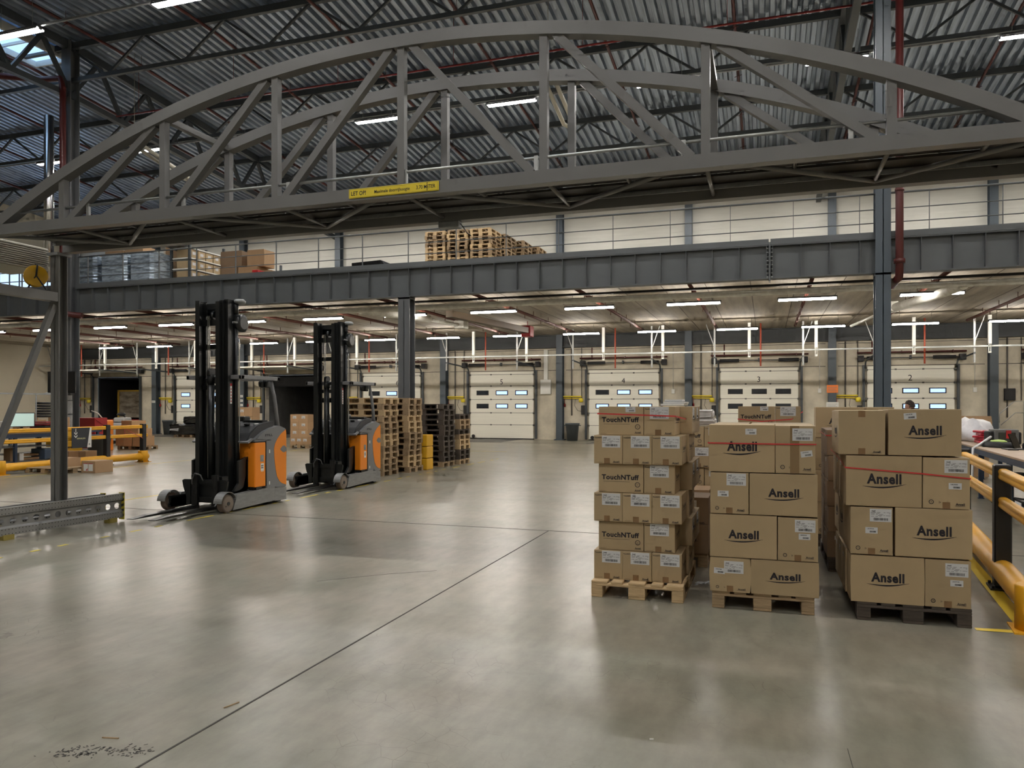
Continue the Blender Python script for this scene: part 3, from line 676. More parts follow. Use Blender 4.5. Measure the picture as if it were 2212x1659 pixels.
# ---------------------------------------------------------------- perforated guards at the foot of the column
def perf_guard(name, label, loc, rz, L, h, z0, stripes=True):
    t = thing(name, label, 'guard', loc, rz)
    gm = mat('perforated galvanised steel', (.30, .30, .295), .42, .55, var=.15, scale=5)
    b = M(); zc = z0 + h / 2; cell = .155; n = int(L / cell); hs = cell / 2
    for k in range(n):
        yc = hs + k * cell; sq = []; ci = []
        for q in range(16):
            a = 2 * math.pi * q / 16; c_, s_ = math.cos(a), math.sin(a); m = max(abs(c_), abs(s_))
            sq.append(b.bm.verts.new((0, yc + hs * c_ / m, zc + .06 * s_ / m))); ci.append(b.bm.verts.new((0, yc + .043 * c_, zc + .043 * s_)))
        for q in range(16): b.face([sq[q], sq[(q + 1) % 16], ci[(q + 1) % 16], ci[q]])
    LL = n * cell; s = -.03
    for z_a, z_b, x_a, x_b in ((zc + .06, zc + .085, 0, .03), (zc + .085, z0 + h, .03, .03), (z0 + h, z0 + h, .03, -.03), (zc - .085, zc - .06, .03, 0), (z0, zc - .085, .03, .03), (z0, z0, -.03, .03)):
        b.quad((x_a if z_a != z_b else .03, 0, z_a), (x_a if z_a != z_b else .03, LL, z_a), (x_b, LL, z_b), (x_b, 0, z_b))
    obj('perforated_panel', b, gm, t)
    b = M()
    for k in range(int(LL / .045)):
        for z in (zc + .1, z0 + h - .02, zc - .1, z0 + .02): b.disc((.0305, .02 + k * .045, z), .0065, (0, 1, 0), (0, 0, 1), 6)
    obj('small_holes', b, mat('hole shadow', (.02, .02, .02), .8), t)
    b = M(); b.box(-.05, LL, z0 - .03, .05, LL + .012, z0 + h + .01); obj('end_plate', b, mat('hazard yellow', (.55, .45, .04), .5, var=.3), t)
    b = M(); ze = z0 + h + .01
    for k in range(5):
        q = (h + .03) / 5; z = z0 - .02 + k * q
        for yy in (LL + .014, LL - .002): b.poly([(-.05, yy, z), (.05, yy, z + q * .5), (.05, yy, z + q), (-.05, yy, z + q * .5)])
    obj('hazard_stripes', b, BLK(), t)
    b = M()
    for y in (.3, LL * .5, LL - .25): b = M(); b.box(-.05, y, 0, .05, y + .14, z0 + .01); obj('foot', b, mat('rusty yellow foot', (.28, .22, .05), .6), t)
    return t
perf_guard('rack_guard', 'galvanised perforated guard rail with hazard striped end, nearest camera at left', (-9.19, 5.3, 0), R(-3.5), 3.66, .35, .055)
perf_guard('rack_guard', 'second perforated guard rail behind the bridge column foot', (-9.98, 5.8, 0), R(-2), 3.6, .26, .05)
b = M(); b.box(-9.2, 7.9, 0, -8.96, 8.2, .05); 
# ---------------------------------------------------------------- floor markings
ym = mat('worn yellow paint', (.70, .55, .05), .5, var=.25, scale=8)
b = M(); y = 5.2; k = 0
while y < 23:
    l = random.choice((.12, .2, .3, .55)); b.box(-8.09, y, .001, -8.045, y + l, .003); y += l + random.choice((.25, .5, .35)); k += 1
S('trim_5', b, ym, 'worn dashed yellow line beside the forklifts', 'floor marking')
b = M(); y = 11
while y < 24: l = random.choice((.8, 1.4, 2.2)); b.box(-16.9, y, .001, -16.85, y + l, .003); y += l + .3
b.box(-10.9, 8.6, .001, -10.85, 12.4, .003); b.bar((-22, 26.5, .002), (-9, 26.5, .002), .05, .003)
S('trim_6', b, ym, 'faint yellow lane lines on the far left floor', 'floor marking')
b = M(); b.poly([(1.80, 6.62, .003), (1.92, 6.62, .003), (2.05, 8.1, .003), (2.24, 10.4, .003), (2.14, 10.4, .003), (1.94, 8.3, .003)]); b.poly([(1.50, 6.56, .003), (1.92, 6.58, .003), (1.92, 6.67, .003), (1.50, 6.63, .003)])
S('trim_7', b, mat('yellow floor tape', (.80, .58, .03), .45), 'yellow corner tape on the floor by the right barrier', 'floor marking')
b = M(); r = random.Random(12)
def curve(pts, w_):
    for p, q in zip(pts, pts[1:]): b.bar((*p, .0012), (*q, .0012), w_, .0008)
curve([(-.02, 2.90), (.25, 3.02), (.52, 3.16), (.80, 3.28)], .004); curve([(1.62, 3.98), (1.72, 3.86), (1.80, 3.74)], .004); curve([(-4.1, 6.4), (-3.6, 6.9), (-3.2, 7.2)], .006); curve([(.35, 2.6), (.40, 3.2), (.38, 4.1)], .003)
for k in range(150):
    u = r.random(); x, y = -3.28 + u * .40 + r.gauss(0, .035), 2.83 + u * .17 + r.gauss(0, .03); a = r.random() * 3; l = r.uniform(.004, .02)
    b.bar((x, y, .0012), (x + l * math.cos(a), y + l * math.sin(a), .0012), r.uniform(.003, .009), .0008)
S('trim_8', b, mat('dark floor scuff', (.055, .05, .045), .6), 'thin dark scratches and chips on the foreground floor', 'floor marks')
for i, (x, y, a, l) in enumerate([(-3.16, 3.05, .2, .09), (-2.86, 3.6, 1.3, .1), (-.05, 3.55, -.5, .03), (-.55, 3.9, .3, .02)]):
    b = M(); b.bar((-l / 2, 0, .003), (l / 2, 0, .003), .006, .005)
    tag(obj('wood_splinter', b, WOODM() if i < 2 else WHITE(), None, (x, y, 0), a), ['brown splinter lying at lower left on the floor', 'dark splinter beside the floor joint', 'white scrap on the floor near the middle', 'tiny white crumb on the floor below the stacks'][i], 'litter')

# ================================================================ PALLETS
def pallet_parts(wood, label='x', full=True):
    """EUR pallet: 0.8 along x, 1.2 along y, origin at the floor centre"""
    t = thing('wooden_pallet', label, 'pallet', (0, 0, -50))
    me = {}
    def part(name, x0, y0, z0, x1, y1, z1):
        b = M(); b.bbox(x0, y0, z0, x1, y1, z1, .004, 1); obj(name, b, wood, t)
    for x, ww in ((-.3275, .145), (-.175, .1), (0, .145), (.175, .1), (.3275, .145)): part('top_board', x - ww / 2, -.6, .122, x + ww / 2, .6, .144)
    for y in (-.5275, 0, .5275): part('stringer_board', -.4, y - .0725, .1, .4, y + .0725, .122)
    for x, ww in ((-.35, .1), (0, .145), (.35, .1)):
        part('bottom_board', x - ww / 2, -.6, 0, x + ww / 2, .6, .022)
        for y in (-.5275, 0, .5275): part('block', x - ww / 2, y - .0725, .022, x + ww / 2, y + .0725, .1)
    return t
PP = {'l': pallet_parts(WOODL()), 'm': pallet_parts(WOODM()), 'd': pallet_parts(WOODD())}
used = set()
def pallet(kind, x, y, rz, label, group=None, z=0):
    p = PP[kind]
    if kind not in used:
        used.add(kind); p.location = (x, y, z); p.rotation_euler = (0, 0, rz); p['label'] = label
        if group: p['group'] = group
        return p
    c = copy_tree(p, (x, y, z), rz, label)
    if group: c['group'] = group
    elif 'group' in c: del c['group']
    return c
def pallet_mesh(wood):
    b = M()
    for x, ww in ((-.3275, .145), (-.175, .1), (0, .145), (.175, .1), (.3275, .145)): b.box(x - ww / 2, -.6, .122, x + ww / 2, .6, .144)
    for y in (-.5275, 0, .5275): b.box(-.4, y - .0725, .1, .4, y + .0725, .122)
    for x, ww in ((-.35, .1), (0, .145), (.35, .1)):
        b.box(x - ww / 2, -.6, 0, x + ww / 2, .6, .022)
        for y in (-.5275, 0, .5275): b.box(x - ww / 2, y - .0725, .022, x + ww / 2, y + .0725, .1)
    return b.mesh('wooden_pallet', wood)
PM = {'l': pallet_mesh(WOODL()), 'm': pallet_mesh(WOODM()), 'd': pallet_mesh(WOODD())}
def pstack(x, y, n, rz, desc, kinds, z0=0., vis=99):
    for k in range(n):
        fk = n - 1 - k
        pos = 'topmost' if fk == 0 else ('bottom one' if k == 0 and vis > n else NUM[fk] + ' from the top')
        o = link('wooden_pallet', PM[random.choice(kinds)], None, (x + random.uniform(-.02, .02), y + random.uniform(-.02, .02), z0 + k * .1445), rz + random.uniform(-.02, .02))
        tag(o, 'pallet in the ' + desc + ', ' + pos, 'pallet', desc)
pstack(-9.26, 16.75, 13, R(90), 'worn stack just behind the second forklift', 'lmm')
pstack(-9.12, 17.85, 13, R(90), 'worn pallet stack before the middle column', 'lmm')
pstack(-8.99, 19.72, 12, R(90), 'dark stack right of the middle column', 'dddm')
pstack(-8.92, 20.72, 10, R(90), 'lower dark stack farthest along the line', 'dml')
for i, (x, y) in enumerate([(-11.72, 26.8), (-10.82, 26.8), (-9.9, 26.8), (-9.7, 28.0), (-9.45, 29.3), (-9.2, 30.6)]):
    d = ['leftmost pallet stack up on the mezzanine', 'second pallet stack up on the mezzanine', 'third pallet stack up on the mezzanine', 'fourth pallet stack of the mezzanine row going back', 'fifth pallet stack of the mezzanine row going back', 'last pallet stack of the mezzanine row going back'][i]
    pstack(x, y, 17, 0, d, 'lm' if i < 3 else 'm', MEZ + .003, 0)

# ================================================================ CARTONS
def R_(z): return (0, 0, z)
PRC = {}
def printing(kind, w, h):
    """dark printing of one face, face centred on x=0, bottom z=0, lying just before y=0"""
    k = (kind, round(w, 3), round(h, 3))
    if k in PRC: return PRC[k]
    b = M(); y = -.0012
    if kind == 'T':
        b.text('TouchNTuff', (-w * .43, y, h * .46), h * .17, bold=.04, wfit=w * .83)
        b.box(-w * .39, y, h * .378, w * .2, y + .0004, h * .386)
        b.ring((w * .37, y, h * .29), h * .07, h * .09); b.ring((w * .37, y, h * .29), h * .028, h * .04, n=3)
        b.text('Ansell', (w * .31, y, h * .07), h * .055, bold=.03, wfit=w * .13); b.box(w * .3, y, h * .055, w * .45, y + .0004, h * .063)
        b.box(-w * .46, y, h * .04, -w * .33, y + .0004, h * .046)
    elif kind == 't':
        b.text('TouchNTuff', (-w * .47, y, h * .9), h * .035, bold=.05, wfit=w * .30)
        b.text('Ansell', (w * .18, y, h * .05), h * .06, bold=.03, wfit=w * .21); b.box(w * .16, y, h * .035, w * .42, y + .0004, h * .043)
        b.box(-w * .44, y, h * .04, -w * .2, y + .0004, h * .046)
    elif kind == 's':   # rotated small mark on a side
        b.text('TouchN', (-w * .3, y, h * .5), h * .13, bold=.035, wfit=w * .6); b.box(-w * .3, y, h * .43, w * .25, y + .0004, h * .445)
    elif kind == 'A':
        b.text('Ansell', (-w * .22, y, h * .455), h * .195, bold=.04, wfit=w * .455)
        pts = []
        n = 14
        for i in range(n + 1):
            u = i / n; xx = -w * .28 + u * w * .58; zz = h * (.40 + .05 * u * u - .035 * math.sin(u * math.pi)); th = h * .014 * math.sin(u * math.pi) + .0006
            pts.append((xx, zz, th))
        for p, q in zip(pts, pts[1:]): b.quad((p[0], y, p[1] - p[2]), (q[0], y, q[1] - q[2]), (q[0], y, q[1] + q[2]), (p[0], y, p[1] + p[2]))
    elif kind == 'a':
        b.ring((-w * .32, y, h * .13), h * .032, h * .045); b.ring((-w * .32, y, h * .13), h * .012, h * .02, n=3)
        b.ring((-w * .14, y, h * .125), h * .014, h * .024, n=3)
        b.text('Ansell', (w * .2, y, h * .075), h * .045, bold=.03, wfit=w * .19); b.box(w * .18, y, h * .06, w * .4, y + .0004, h * .066)
    elif kind == 'c':
        b.text('Ansell', (w * .24, y, h * .05), h * .04, bold=.03, wfit=w * .16); b.box(w * .22, y, h * .04, w * .42, y + .0004, h * .045)
    PRC[k] = b.mesh('printing', PRINT()); return PRC[k]
def label_meshes(kind):
    w, h = {'big': (.165, .105), 'long': (.155, .1), 'small': (.088, .048), 'tiny': (.06, .04)}[kind]
    b = M(); b.box(-w / 2, -.0016, -h / 2, w / 2, -.0006, h / 2); pm = b.mesh('shipping_label', PAPER())
    b = M(); y = -.0024
    r = random.Random(3)
    if kind in ('big', 'long'):
        b.text('Ansell', (-w * .42, y, h * .3), h * .09, bold=.05, wfit=w * .18)
        for z in (.22, .14, .06, -.02, -.10):
            x = -w * .45
            while x < w * .42:
                l = r.uniform(.04, .22) * w
                if r.random() < .62: b.box(x, y, h * z, min(x + l, w * .45), y + .0002, h * z + h * .022)
                x += l + .05 * w
        x = -w * .32
        while x < w * .34: q = r.uniform(.006, .02) * w; b.box(x, y, -h * .40, x + q, y + .0002, -h * .2); x += q + r.uniform(.008, .02) * w
    else:
        b.text('1.00.070.90', (-w * .36, y, h * .18), h * .17, bold=.03, wfit=w * .55); x = -w * .15
        while x < w * .34: q = r.uniform(.01, .03) * w; b.box(x, y, -h * .34, x + q, y + .0002, -h * .06); x += q + .015 * w
    return pm, b.mesh('label_print', PRINT())
LM = {k: label_meshes(k) for k in ('big', 'long', 'small', 'tiny')}
b = M(); b.box(-.026, -.0012, 0, .026, -.0003, .05); TP = b.mesh('tape', TAPE())
BOX = {}
def carton_mesh(w, d, h, m, worn=0., seed=0):
    k = (round(w, 3), round(d, 3), round(h, 3), m.name, worn, seed if worn else 0)
    if k in BOX: return BOX[k]
    t = M(); t.box(-w / 2, -d / 2, 0, w / 2, d / 2, h)
    if worn:
        bmesh.ops.subdivide_edges(t.bm, edges=list(t.bm.edges), cuts=5, use_grid_fill=True)
        r = random.Random(seed)
        for v in t.bm.verts:
            fx = 1 - (2 * v.co.z / h - 1) ** 2
            if abs(abs(v.co.x) - w / 2) < 1e-4: v.co.x += math.copysign(worn * fx * (1 - (2 * v.co.y / d) ** 2 * .3), v.co.x) + r.uniform(-.001, .001)
            if v.co.y > d / 2 - 1e-4: v.co.y += r.uniform(-.003, .003)
            if v.co.z > h - 1e-4 and abs(v.co.y + d / 2) > .02: v.co.z -= abs(worn) * .5 * r.random()
        bmesh.ops.recalc_face_normals(t.bm, faces=t.bm.faces)
    else: bmesh.ops.bevel(t.bm, geom=list(t.bm.edges), offset=.0045, segments=2, profile=.6, affect='EDGES')
    BOX[k] = t.mesh('carton', m); return BOX[k]
def carton(x, y, z, w, d, h, label, group=None, front='', lab=None, small=None, tape=True, side=None, left=None, m=None, rz=None, worn=0., seed=0, name='cardboard_box'):
    """x,y = centre; front face looks to -y"""
    rz = random.uniform(-.008, .008) if rz is None else rz
    o = tag(link(name, carton_mesh(w, d, h, m or CARD(), worn, seed), None, (x, y, z), rz), label, 'box', group)
    fy = -d / 2
    if front: link('printing', printing(front, w, h), o, (0, fy, 0))
    if front in ('T', 'A', 't', 'a', 'c') or tape:
        if front in ('t', 'a', 'c'): link('tape', TP, o, (0.0 if front != 't' else -.01, fy, 0.001))
    if front == 'c': link('tape', TP, o, (-.0, fy, h - .052))
    if lab:
        a = link('shipping_label', LM[lab[0]][0], o, (lab[1], fy, lab[2])); link('label_print', LM[lab[0]][1], a)
        if len(lab) > 3: a.rotation_euler = (0, lab[3], 0)
    if small:
        a = link('sticker', LM['small'][0], o, (small[0], fy, small[1])); link('label_print', LM['small'][1], a)
        if len(small) > 2: a.rotation_euler = (0, small[2], 0)
    if side:   # right side (+x)
        link('printing', printing(side[0], d, h), o, (w / 2, 0, 0), R(90))
        if len(side) > 1: a = link('shipping_label', LM[side[1]][0], o, (w / 2, -d * .2, h * .75), R(90)); link('label_print', LM[side[1]][1], a)
    if left:
        link('printing', printing(left[0], d, h), o, (-w / 2, 0, 0), R(-90))
        if len(left) > 1: a = link('shipping_label', LM[left[1]][0], o, (-w / 2, d * .1, h * .78), R(-90)); link('label_print', LM[left[1]][1], a)
    return o
ROW6 = ['bottom row', 'second row up', 'third row up', 'fourth row up', 'fifth row up', 'top row']
def glove_stack(x0, y0, zb, rows, desc, group, depth=True, lid=False, start=0, only_front=False):
    """alternating layers of small cartons on a pallet, front face at y0, left edge x0"""
    h = .2565
    for r in range(rows):
        z = zb + r * h; rn = ROW6[r] if r < rows - 1 else 'top row'
        if (r + start) % 2 == 0:
            for c in range(3):
                carton(x0 + .129 + c * .259, y0 + .20, z, .256, .40, h - .003, 'small brown carton of %s, %s, %s' % (desc, rn, ('left', 'middle', 'right')[c]), group, 't',
                       ('big', .027, h * .77), side=('s',) if c == 2 else None)
            if depth:
                for q in (1, 2): carton(x0 + .129 + 2 * .259 + (.02 if q == 1 else .0), y0 + .20 + q * .41, z, .256, .40, h - .003, 'carton at right side of %s, %s, %s back' % (desc, rn, ('second', 'third')[q - 1]), group, '', side=('s',))
        else:
            carton(x0 + .038 + .2015, y0 + .165, z, .401, .27, h - .003, 'wide brown lettered carton of %s, %s' % (desc, rn), group, 'T', small=(.085, h * .885) if r == rows - 1 else None)
            carton(x0 + .038 + .406 + .136, y0 + .23, z, .268, .40, h - .003, 'narrow labelled carton of %s, %s right' % (desc, rn), group, 't', ('big', .0, h * .77), side=('s',))
            if depth:
                for q in (1, 2): carton(x0 + .038 + .47 + .166, y0 + .23 + q * .41, z, .30, .40, h - .003, 'narrow carton at right side of %s, %s, %s back' % (desc, rn, ('second', 'third')[q - 1]), group, '', side=('s', 'big'))
G1 = 'small cartons on the left front pallet'
pallet('l', -1.07, 7.26, 0, 'pale new wooden pallet under the left front carton stack')
glove_stack(-1.468, 6.755, .145, 6, 'the left front stack', G1)
pallet('m', -.03, 7.22, 0, 'worn wooden pallet under the middle front carton stack')
pallet('d', 1.08, 7.20, 0, 'dark weathered pallet under the right front carton stack')
G2, G3 = 'large cartons on the middle front pallet', 'large cartons on the right front pallet'
FR = dict(lab=('long', .055, .32))
def big(x0, x1, z0, z1, label, group, kind, y0=6.6, **k):
    w = x1 - x0; h = z1 - z0; d = .305 if kind == 'A' else .53
    return carton((x0 + x1) / 2, y0 + d / 2, z0, w, d, h - .004, label, group, kind, **k)
big(-.44, -.125, .145, .43, 'squashed bulging carton at the bottom left of the middle front stack', G2, 'a', worn=.014, seed=3, lab=('long', .03, .205), small=(-.085, .17, .05))
big(-.118, .40, .145, .43, 'wide sagging lettered carton at the bottom right of the middle front stack', G2, 'A', worn=.005, seed=5)
big(-.447, .082, .432, .79, 'wide lettered carton on the left, second row of the middle front stack', G2, 'A')
big(.09, .395, .432, .785, 'scuffed carton on the right, second row of the middle front stack', G2, 'a', lab=('long', .055, .285), small=(.05, .20))
big(-.443, -.137, .793, 1.137, 'creased carton on the left, third row of the middle front stack', G2, 'a', lab=('long', .055, .285), small=(-.05, .165))
big(-.13, .392, .793, 1.137, 'wide lettered carton on the right, third row of the middle front stack', G2, 'A')
big(-.455, .066, 1.14, 1.535, 'wide lettered carton on the left, top row of the middle front stack', G2, 'A', small=(.075, .335))
c = big(.074, .377, 1.14, 1.53, 'taped carton on the right, top row of the middle front stack', G2, 'a', lab=('long', .055, .315), small=(.085, .16, -.15))
b = M(); b.box(-.04, -.2664, 0, .03, -.2655, .385); obj('tape', b, mat('glossy tape', (.255, .165, .08), .25), c)
for r, (z0, z1) in enumerate([(.145, .43), (.432, .785), (.793, 1.137), (1.14, 1.53)]):
    for q in (0, 1): carton(.13, 7.43 + q * .31 - .03, z0, .52, .30, z1 - z0 - .004, 'large carton in the rear of the middle front stack, %s, %s' % (['bottom row', 'second row', 'third row', 'top row'][r], ('inner', 'rear')[q]), G2)
    for q in (0, 1): carton(-.30, 7.43 + q * .31 - .03, z0, .30, .30, z1 - z0 - .004, 'large carton in the left rear of the middle front stack, %s, %s' % (['bottom row', 'second row', 'third row', 'top row'][r], ('inner', 'rear')[q]), G2)
big(.637, 1.155, .145, .515, 'wide lettered carton at the bottom left of the right front stack', G3, 'A', worn=.005, seed=9)
big(1.163, 1.475, .145, .512, 'labelled carton at the bottom right of the right front stack', G3, 'a', lab=('long', .06, .29), small=(.06, .19))
big(.635, .938, .52, .895, 'labelled carton on the left, second row of the right front stack', G3, 'a', lab=('long', .065, .31), small=(-.0, .19))
big(.953, 1.482, .52, .90, 'wide lettered carton on the right, second row of the right front stack', G3, 'A', small=None)
big(.60, 1.14, .90, 1.30, 'wide lettered carton on the left, third row of the right front stack', G3, 'A')
big(1.148, 1.468, .90, 1.295, 'labelled carton on the right, third row of the right front stack', G3, 'a', lab=('long', .065, .325), small=(.06, .175))
big(.548, .885, 1.303, 1.655, 'plain taped carton on the left, top row of the right front stack', G3, 'c', left=('A',))
big(.905, 1.41, 1.303, 1.665, 'wide lettered carton on the right, top row of the right front stack', G3, 'A', small=(-.10, .305, -.08), worn=0)
for r, (z0, z1) in enumerate([(.145, .513), (.52, .895), (.90, 1.297)]):
    rn = ['bottom row', 'second row', 'third row'][r]
    for q in (0, 1, 2):
        if r in (0, 2): carton(.884 - .01 * r, 7.06 + q * .315, z0, .52, .305, z1 - z0 - .004, 'large carton down the left side of the right front stack, %s, %s' % (rn, ('near', 'middle', 'rear')[q]), G3, '', left=('a', 'tiny'))
        elif q < 2: carton(.79, 7.40 + q * .5 - .02, z0, .305, .48, z1 - z0 - .004, 'large carton down the left side of the right front stack, %s, %s' % (rn, ('near', 'rear')[q]), G3, '', left=('A',))
    carton(1.30, 7.5, z0, .33, .66, z1 - z0 - .004, 'large carton inside the right side of the right front stack, ' + rn, G3)
carton(.75, 7.45, 1.303, .34, .54, .34, 'plain carton behind, top row left of the right front stack', G3, '', left=('c',))
carton(1.17, 7.12, 1.303, .50, .36, .35, 'plain carton behind, top row right of the right front stack', G3)
# red straps
def strap(name, pts, label, wd=.006):
    b = M()
    for p, q in zip(pts, pts[1:]): b.quad((*p[:2], p[2] - wd), (*q[:2], q[2] - wd), (*q[:2], q[2] + wd), (*p[:2], p[2] + wd))
    tag(obj(name, b, STRAP()), label, 'strap', None)
strap('strap', [(-1.434, 7.2, 1.63), (-1.434, 6.744, 1.618), (-1.03, 6.744, 1.606), (-.752, 6.744, 1.597), (-.745, 6.76, 1.596), (-.70, 7.2, 1.565), (-.68, 7.9, 1.54)], 'red strap round the top row of the left front stack')
strap('strap', [(-.464, 7.0, 1.385), (-.464, 6.592, 1.378), (.066, 6.592, 1.376), (.382, 6.592, 1.378), (.386, 7.0, 1.38)], 'red strap round the top row of the middle front stack', .005)
strap('strap', [(.590, 8.0, 1.27), (.592, 7.0, 1.235), (.594, 6.592, 1.20), (1.14, 6.592, 1.165), (1.47, 6.592, 1.135), (1.475, 6.9, 1.15)], 'red strap round the third row of the right front stack', .005)
# scrap of film on the floor
b = M(); r = random.Random(4); pts = [[(-.63 + .36 * i / 9 + r.uniform(-.01, .01), 7.35 + .14 * j / 4 + r.uniform(-.01, .01), .003 + .05 * abs(math.sin(i * 1.3 + j)) * (1 - abs(i - 4.5) / 6)) for j in range(5)] for i in range(10)]
V = [[b.bm.verts.new(p) for p in q] for q in pts]
for i in range(9):
    for j in range(4): b.face([V[i][j], V[i + 1][j], V[i + 1][j + 1], V[i][j + 1]])
fm = mat('clear film', (.75, .78, .8), .12); fm.node_tree.nodes['Principled BSDF'].inputs['Alpha'].default_value = .35
tag(obj('plastic_film', b, fm), 'crumpled clear film scrap between the left and middle pallets', 'plastic wrap')
# second line of pallets
pallet('m', -.98, 8.82, 0, 'worn pallet under the low two box stack behind the left front stack')
G4 = 'cartons behind the left front stack'
carton(-.80, 8.45, .145, .46, .5, .30, 'dark brown lettered carton low behind the left front stack, lower one', G4, 'A', m=CARDD(), side=('c',))
carton(-.79, 8.48, .447, .44, .5, .28, 'dark brown labelled carton low behind the left front stack, upper one', G4, 'c', lab=('long', .02, .2), m=CARDD())
carton(-.82, 9.05, .145, .44, .5, .60, 'pale topped carton behind the two dark brown cartons', G4, '', m=CARDL())
pallet('m', -.78, 10.45, 0, 'pallet under the tall glove carton stack in the gap between front stacks')
glove_stack(-1.18, 9.85, .145, 5, 'the gap stack behind the left front stack', 'cartons seen in the gap between the left and middle stacks', False, start=1)
pallet('m', .05, 9.72, 0, 'pallet under the stack directly behind the middle front stack')
glove_stack(-.345, 9.15, .145, 6, 'the stack behind the middle front stack', 'cartons behind the middle front stack', False)
strap('strap', [(-.31, 9.14, 1.535), (-.05, 9.14, 1.51), (.27, 9.14, 1.535), (.40, 9.4, 1.62)], 'red strap on the stack behind the middle front stack', .006)
pallet('d', .98, 10.5, 0, 'pallet under the tall stack far behind the right front stack')
G5 = 'large cartons behind the right front stack'
for r, (z0, z1) in enumerate([(.145, .53), (.535, .915), (.92, 1.30), (1.305, 1.67)]):
    rn = ['bottom row', 'second row', 'third row', 'top row'][r]
    if r % 2: carton(.83, 10.06, z0, .53, .305, z1 - z0, 'wide lettered carton far behind the right front stack, ' + rn, G5, 'A'); carton(1.27, 10.16, z0, .30, .5, z1 - z0, 'narrow carton far behind the right front stack, ' + rn, G5, 'a')
    else: carton(.72, 10.16, z0, .31, .5, z1 - z0, 'narrow carton far behind the right front stack, ' + rn, G5, 'a', small=(0, .2)); carton(1.17, 10.06, z0, .53, .305, z1 - z0, 'wide lettered carton far behind the right front stack, ' + rn, G5, 'A')
    carton(.85, 10.6, z0, .5, .45, z1 - z0, 'rear carton far behind the right front stack, ' + rn, G5)
pallet('d', 1.0, 9.02, 0, 'dark pallet under the reddish brown stack behind the right front stack')
for r in range(5):
    rn = ['bottom row', 'second row', 'third row', 'fourth row', 'top row'][r]
    carton(.79 + .01 * (r % 2), 8.68, .145 + r * .26, .40, .5, .256, 'reddish brown carton behind the right front stack, ' + rn, 'reddish brown cartons behind the right front stack', 'c', lab=('tiny', -.1, .2), m=CARDD(), left=('t', 'tiny'))
    carton(.80, 9.21, .145 + r * .26, .40, .5, .256, 'reddish brown carton behind the right front stack, rear, ' + rn, 'reddish brown cartons behind the right front stack', '', m=CARDD(), left=('t',))
strap('strap', [(.578, 9.4, 1.40), (.578, 8.42, 1.385), (1.0, 8.42, 1.38)], 'red strap on the reddish brown stack', .005)
# wrapped parcel on the gap stack and papers behind the left stack
b = M(); r = random.Random(2); b.bbox(-.2, -.15, 0, .2, .15, .09, .03, 3); b.bbox(-.19, -.15, .092, .17, .14, .2, .03, 3)
for v in b.bm.verts: v.co += Vector((r.uniform(-.012, .012), r.uniform(-.012, .012), r.uniform(0, .012)))
tag(obj('wrapped_parcel', b, mat('plastic wrapped grey', (.50, .47, .45), .25, var=.2, scale=12), None, (-.80, 10.05, 1.43)), 'grey parcel in clear wrap on top of the gap stack', 'parcel')
b = M(); b.bbox(-.12, -.2, 0, .1, .2, .02, .004, 1); b.bbox(-.1, -.18, .021, .11, .17, .04, .004, 1); b.bbox(-.09, -.14, .041, .07, .2, .06, .004, 1)
tag(obj('paper_pile', b, mat('white board', (.75, .75, .75), .5), None, (-.84, 7.62, 1.687)), 'pile of white boards on top at the back of the left front stack', 'paper pile')
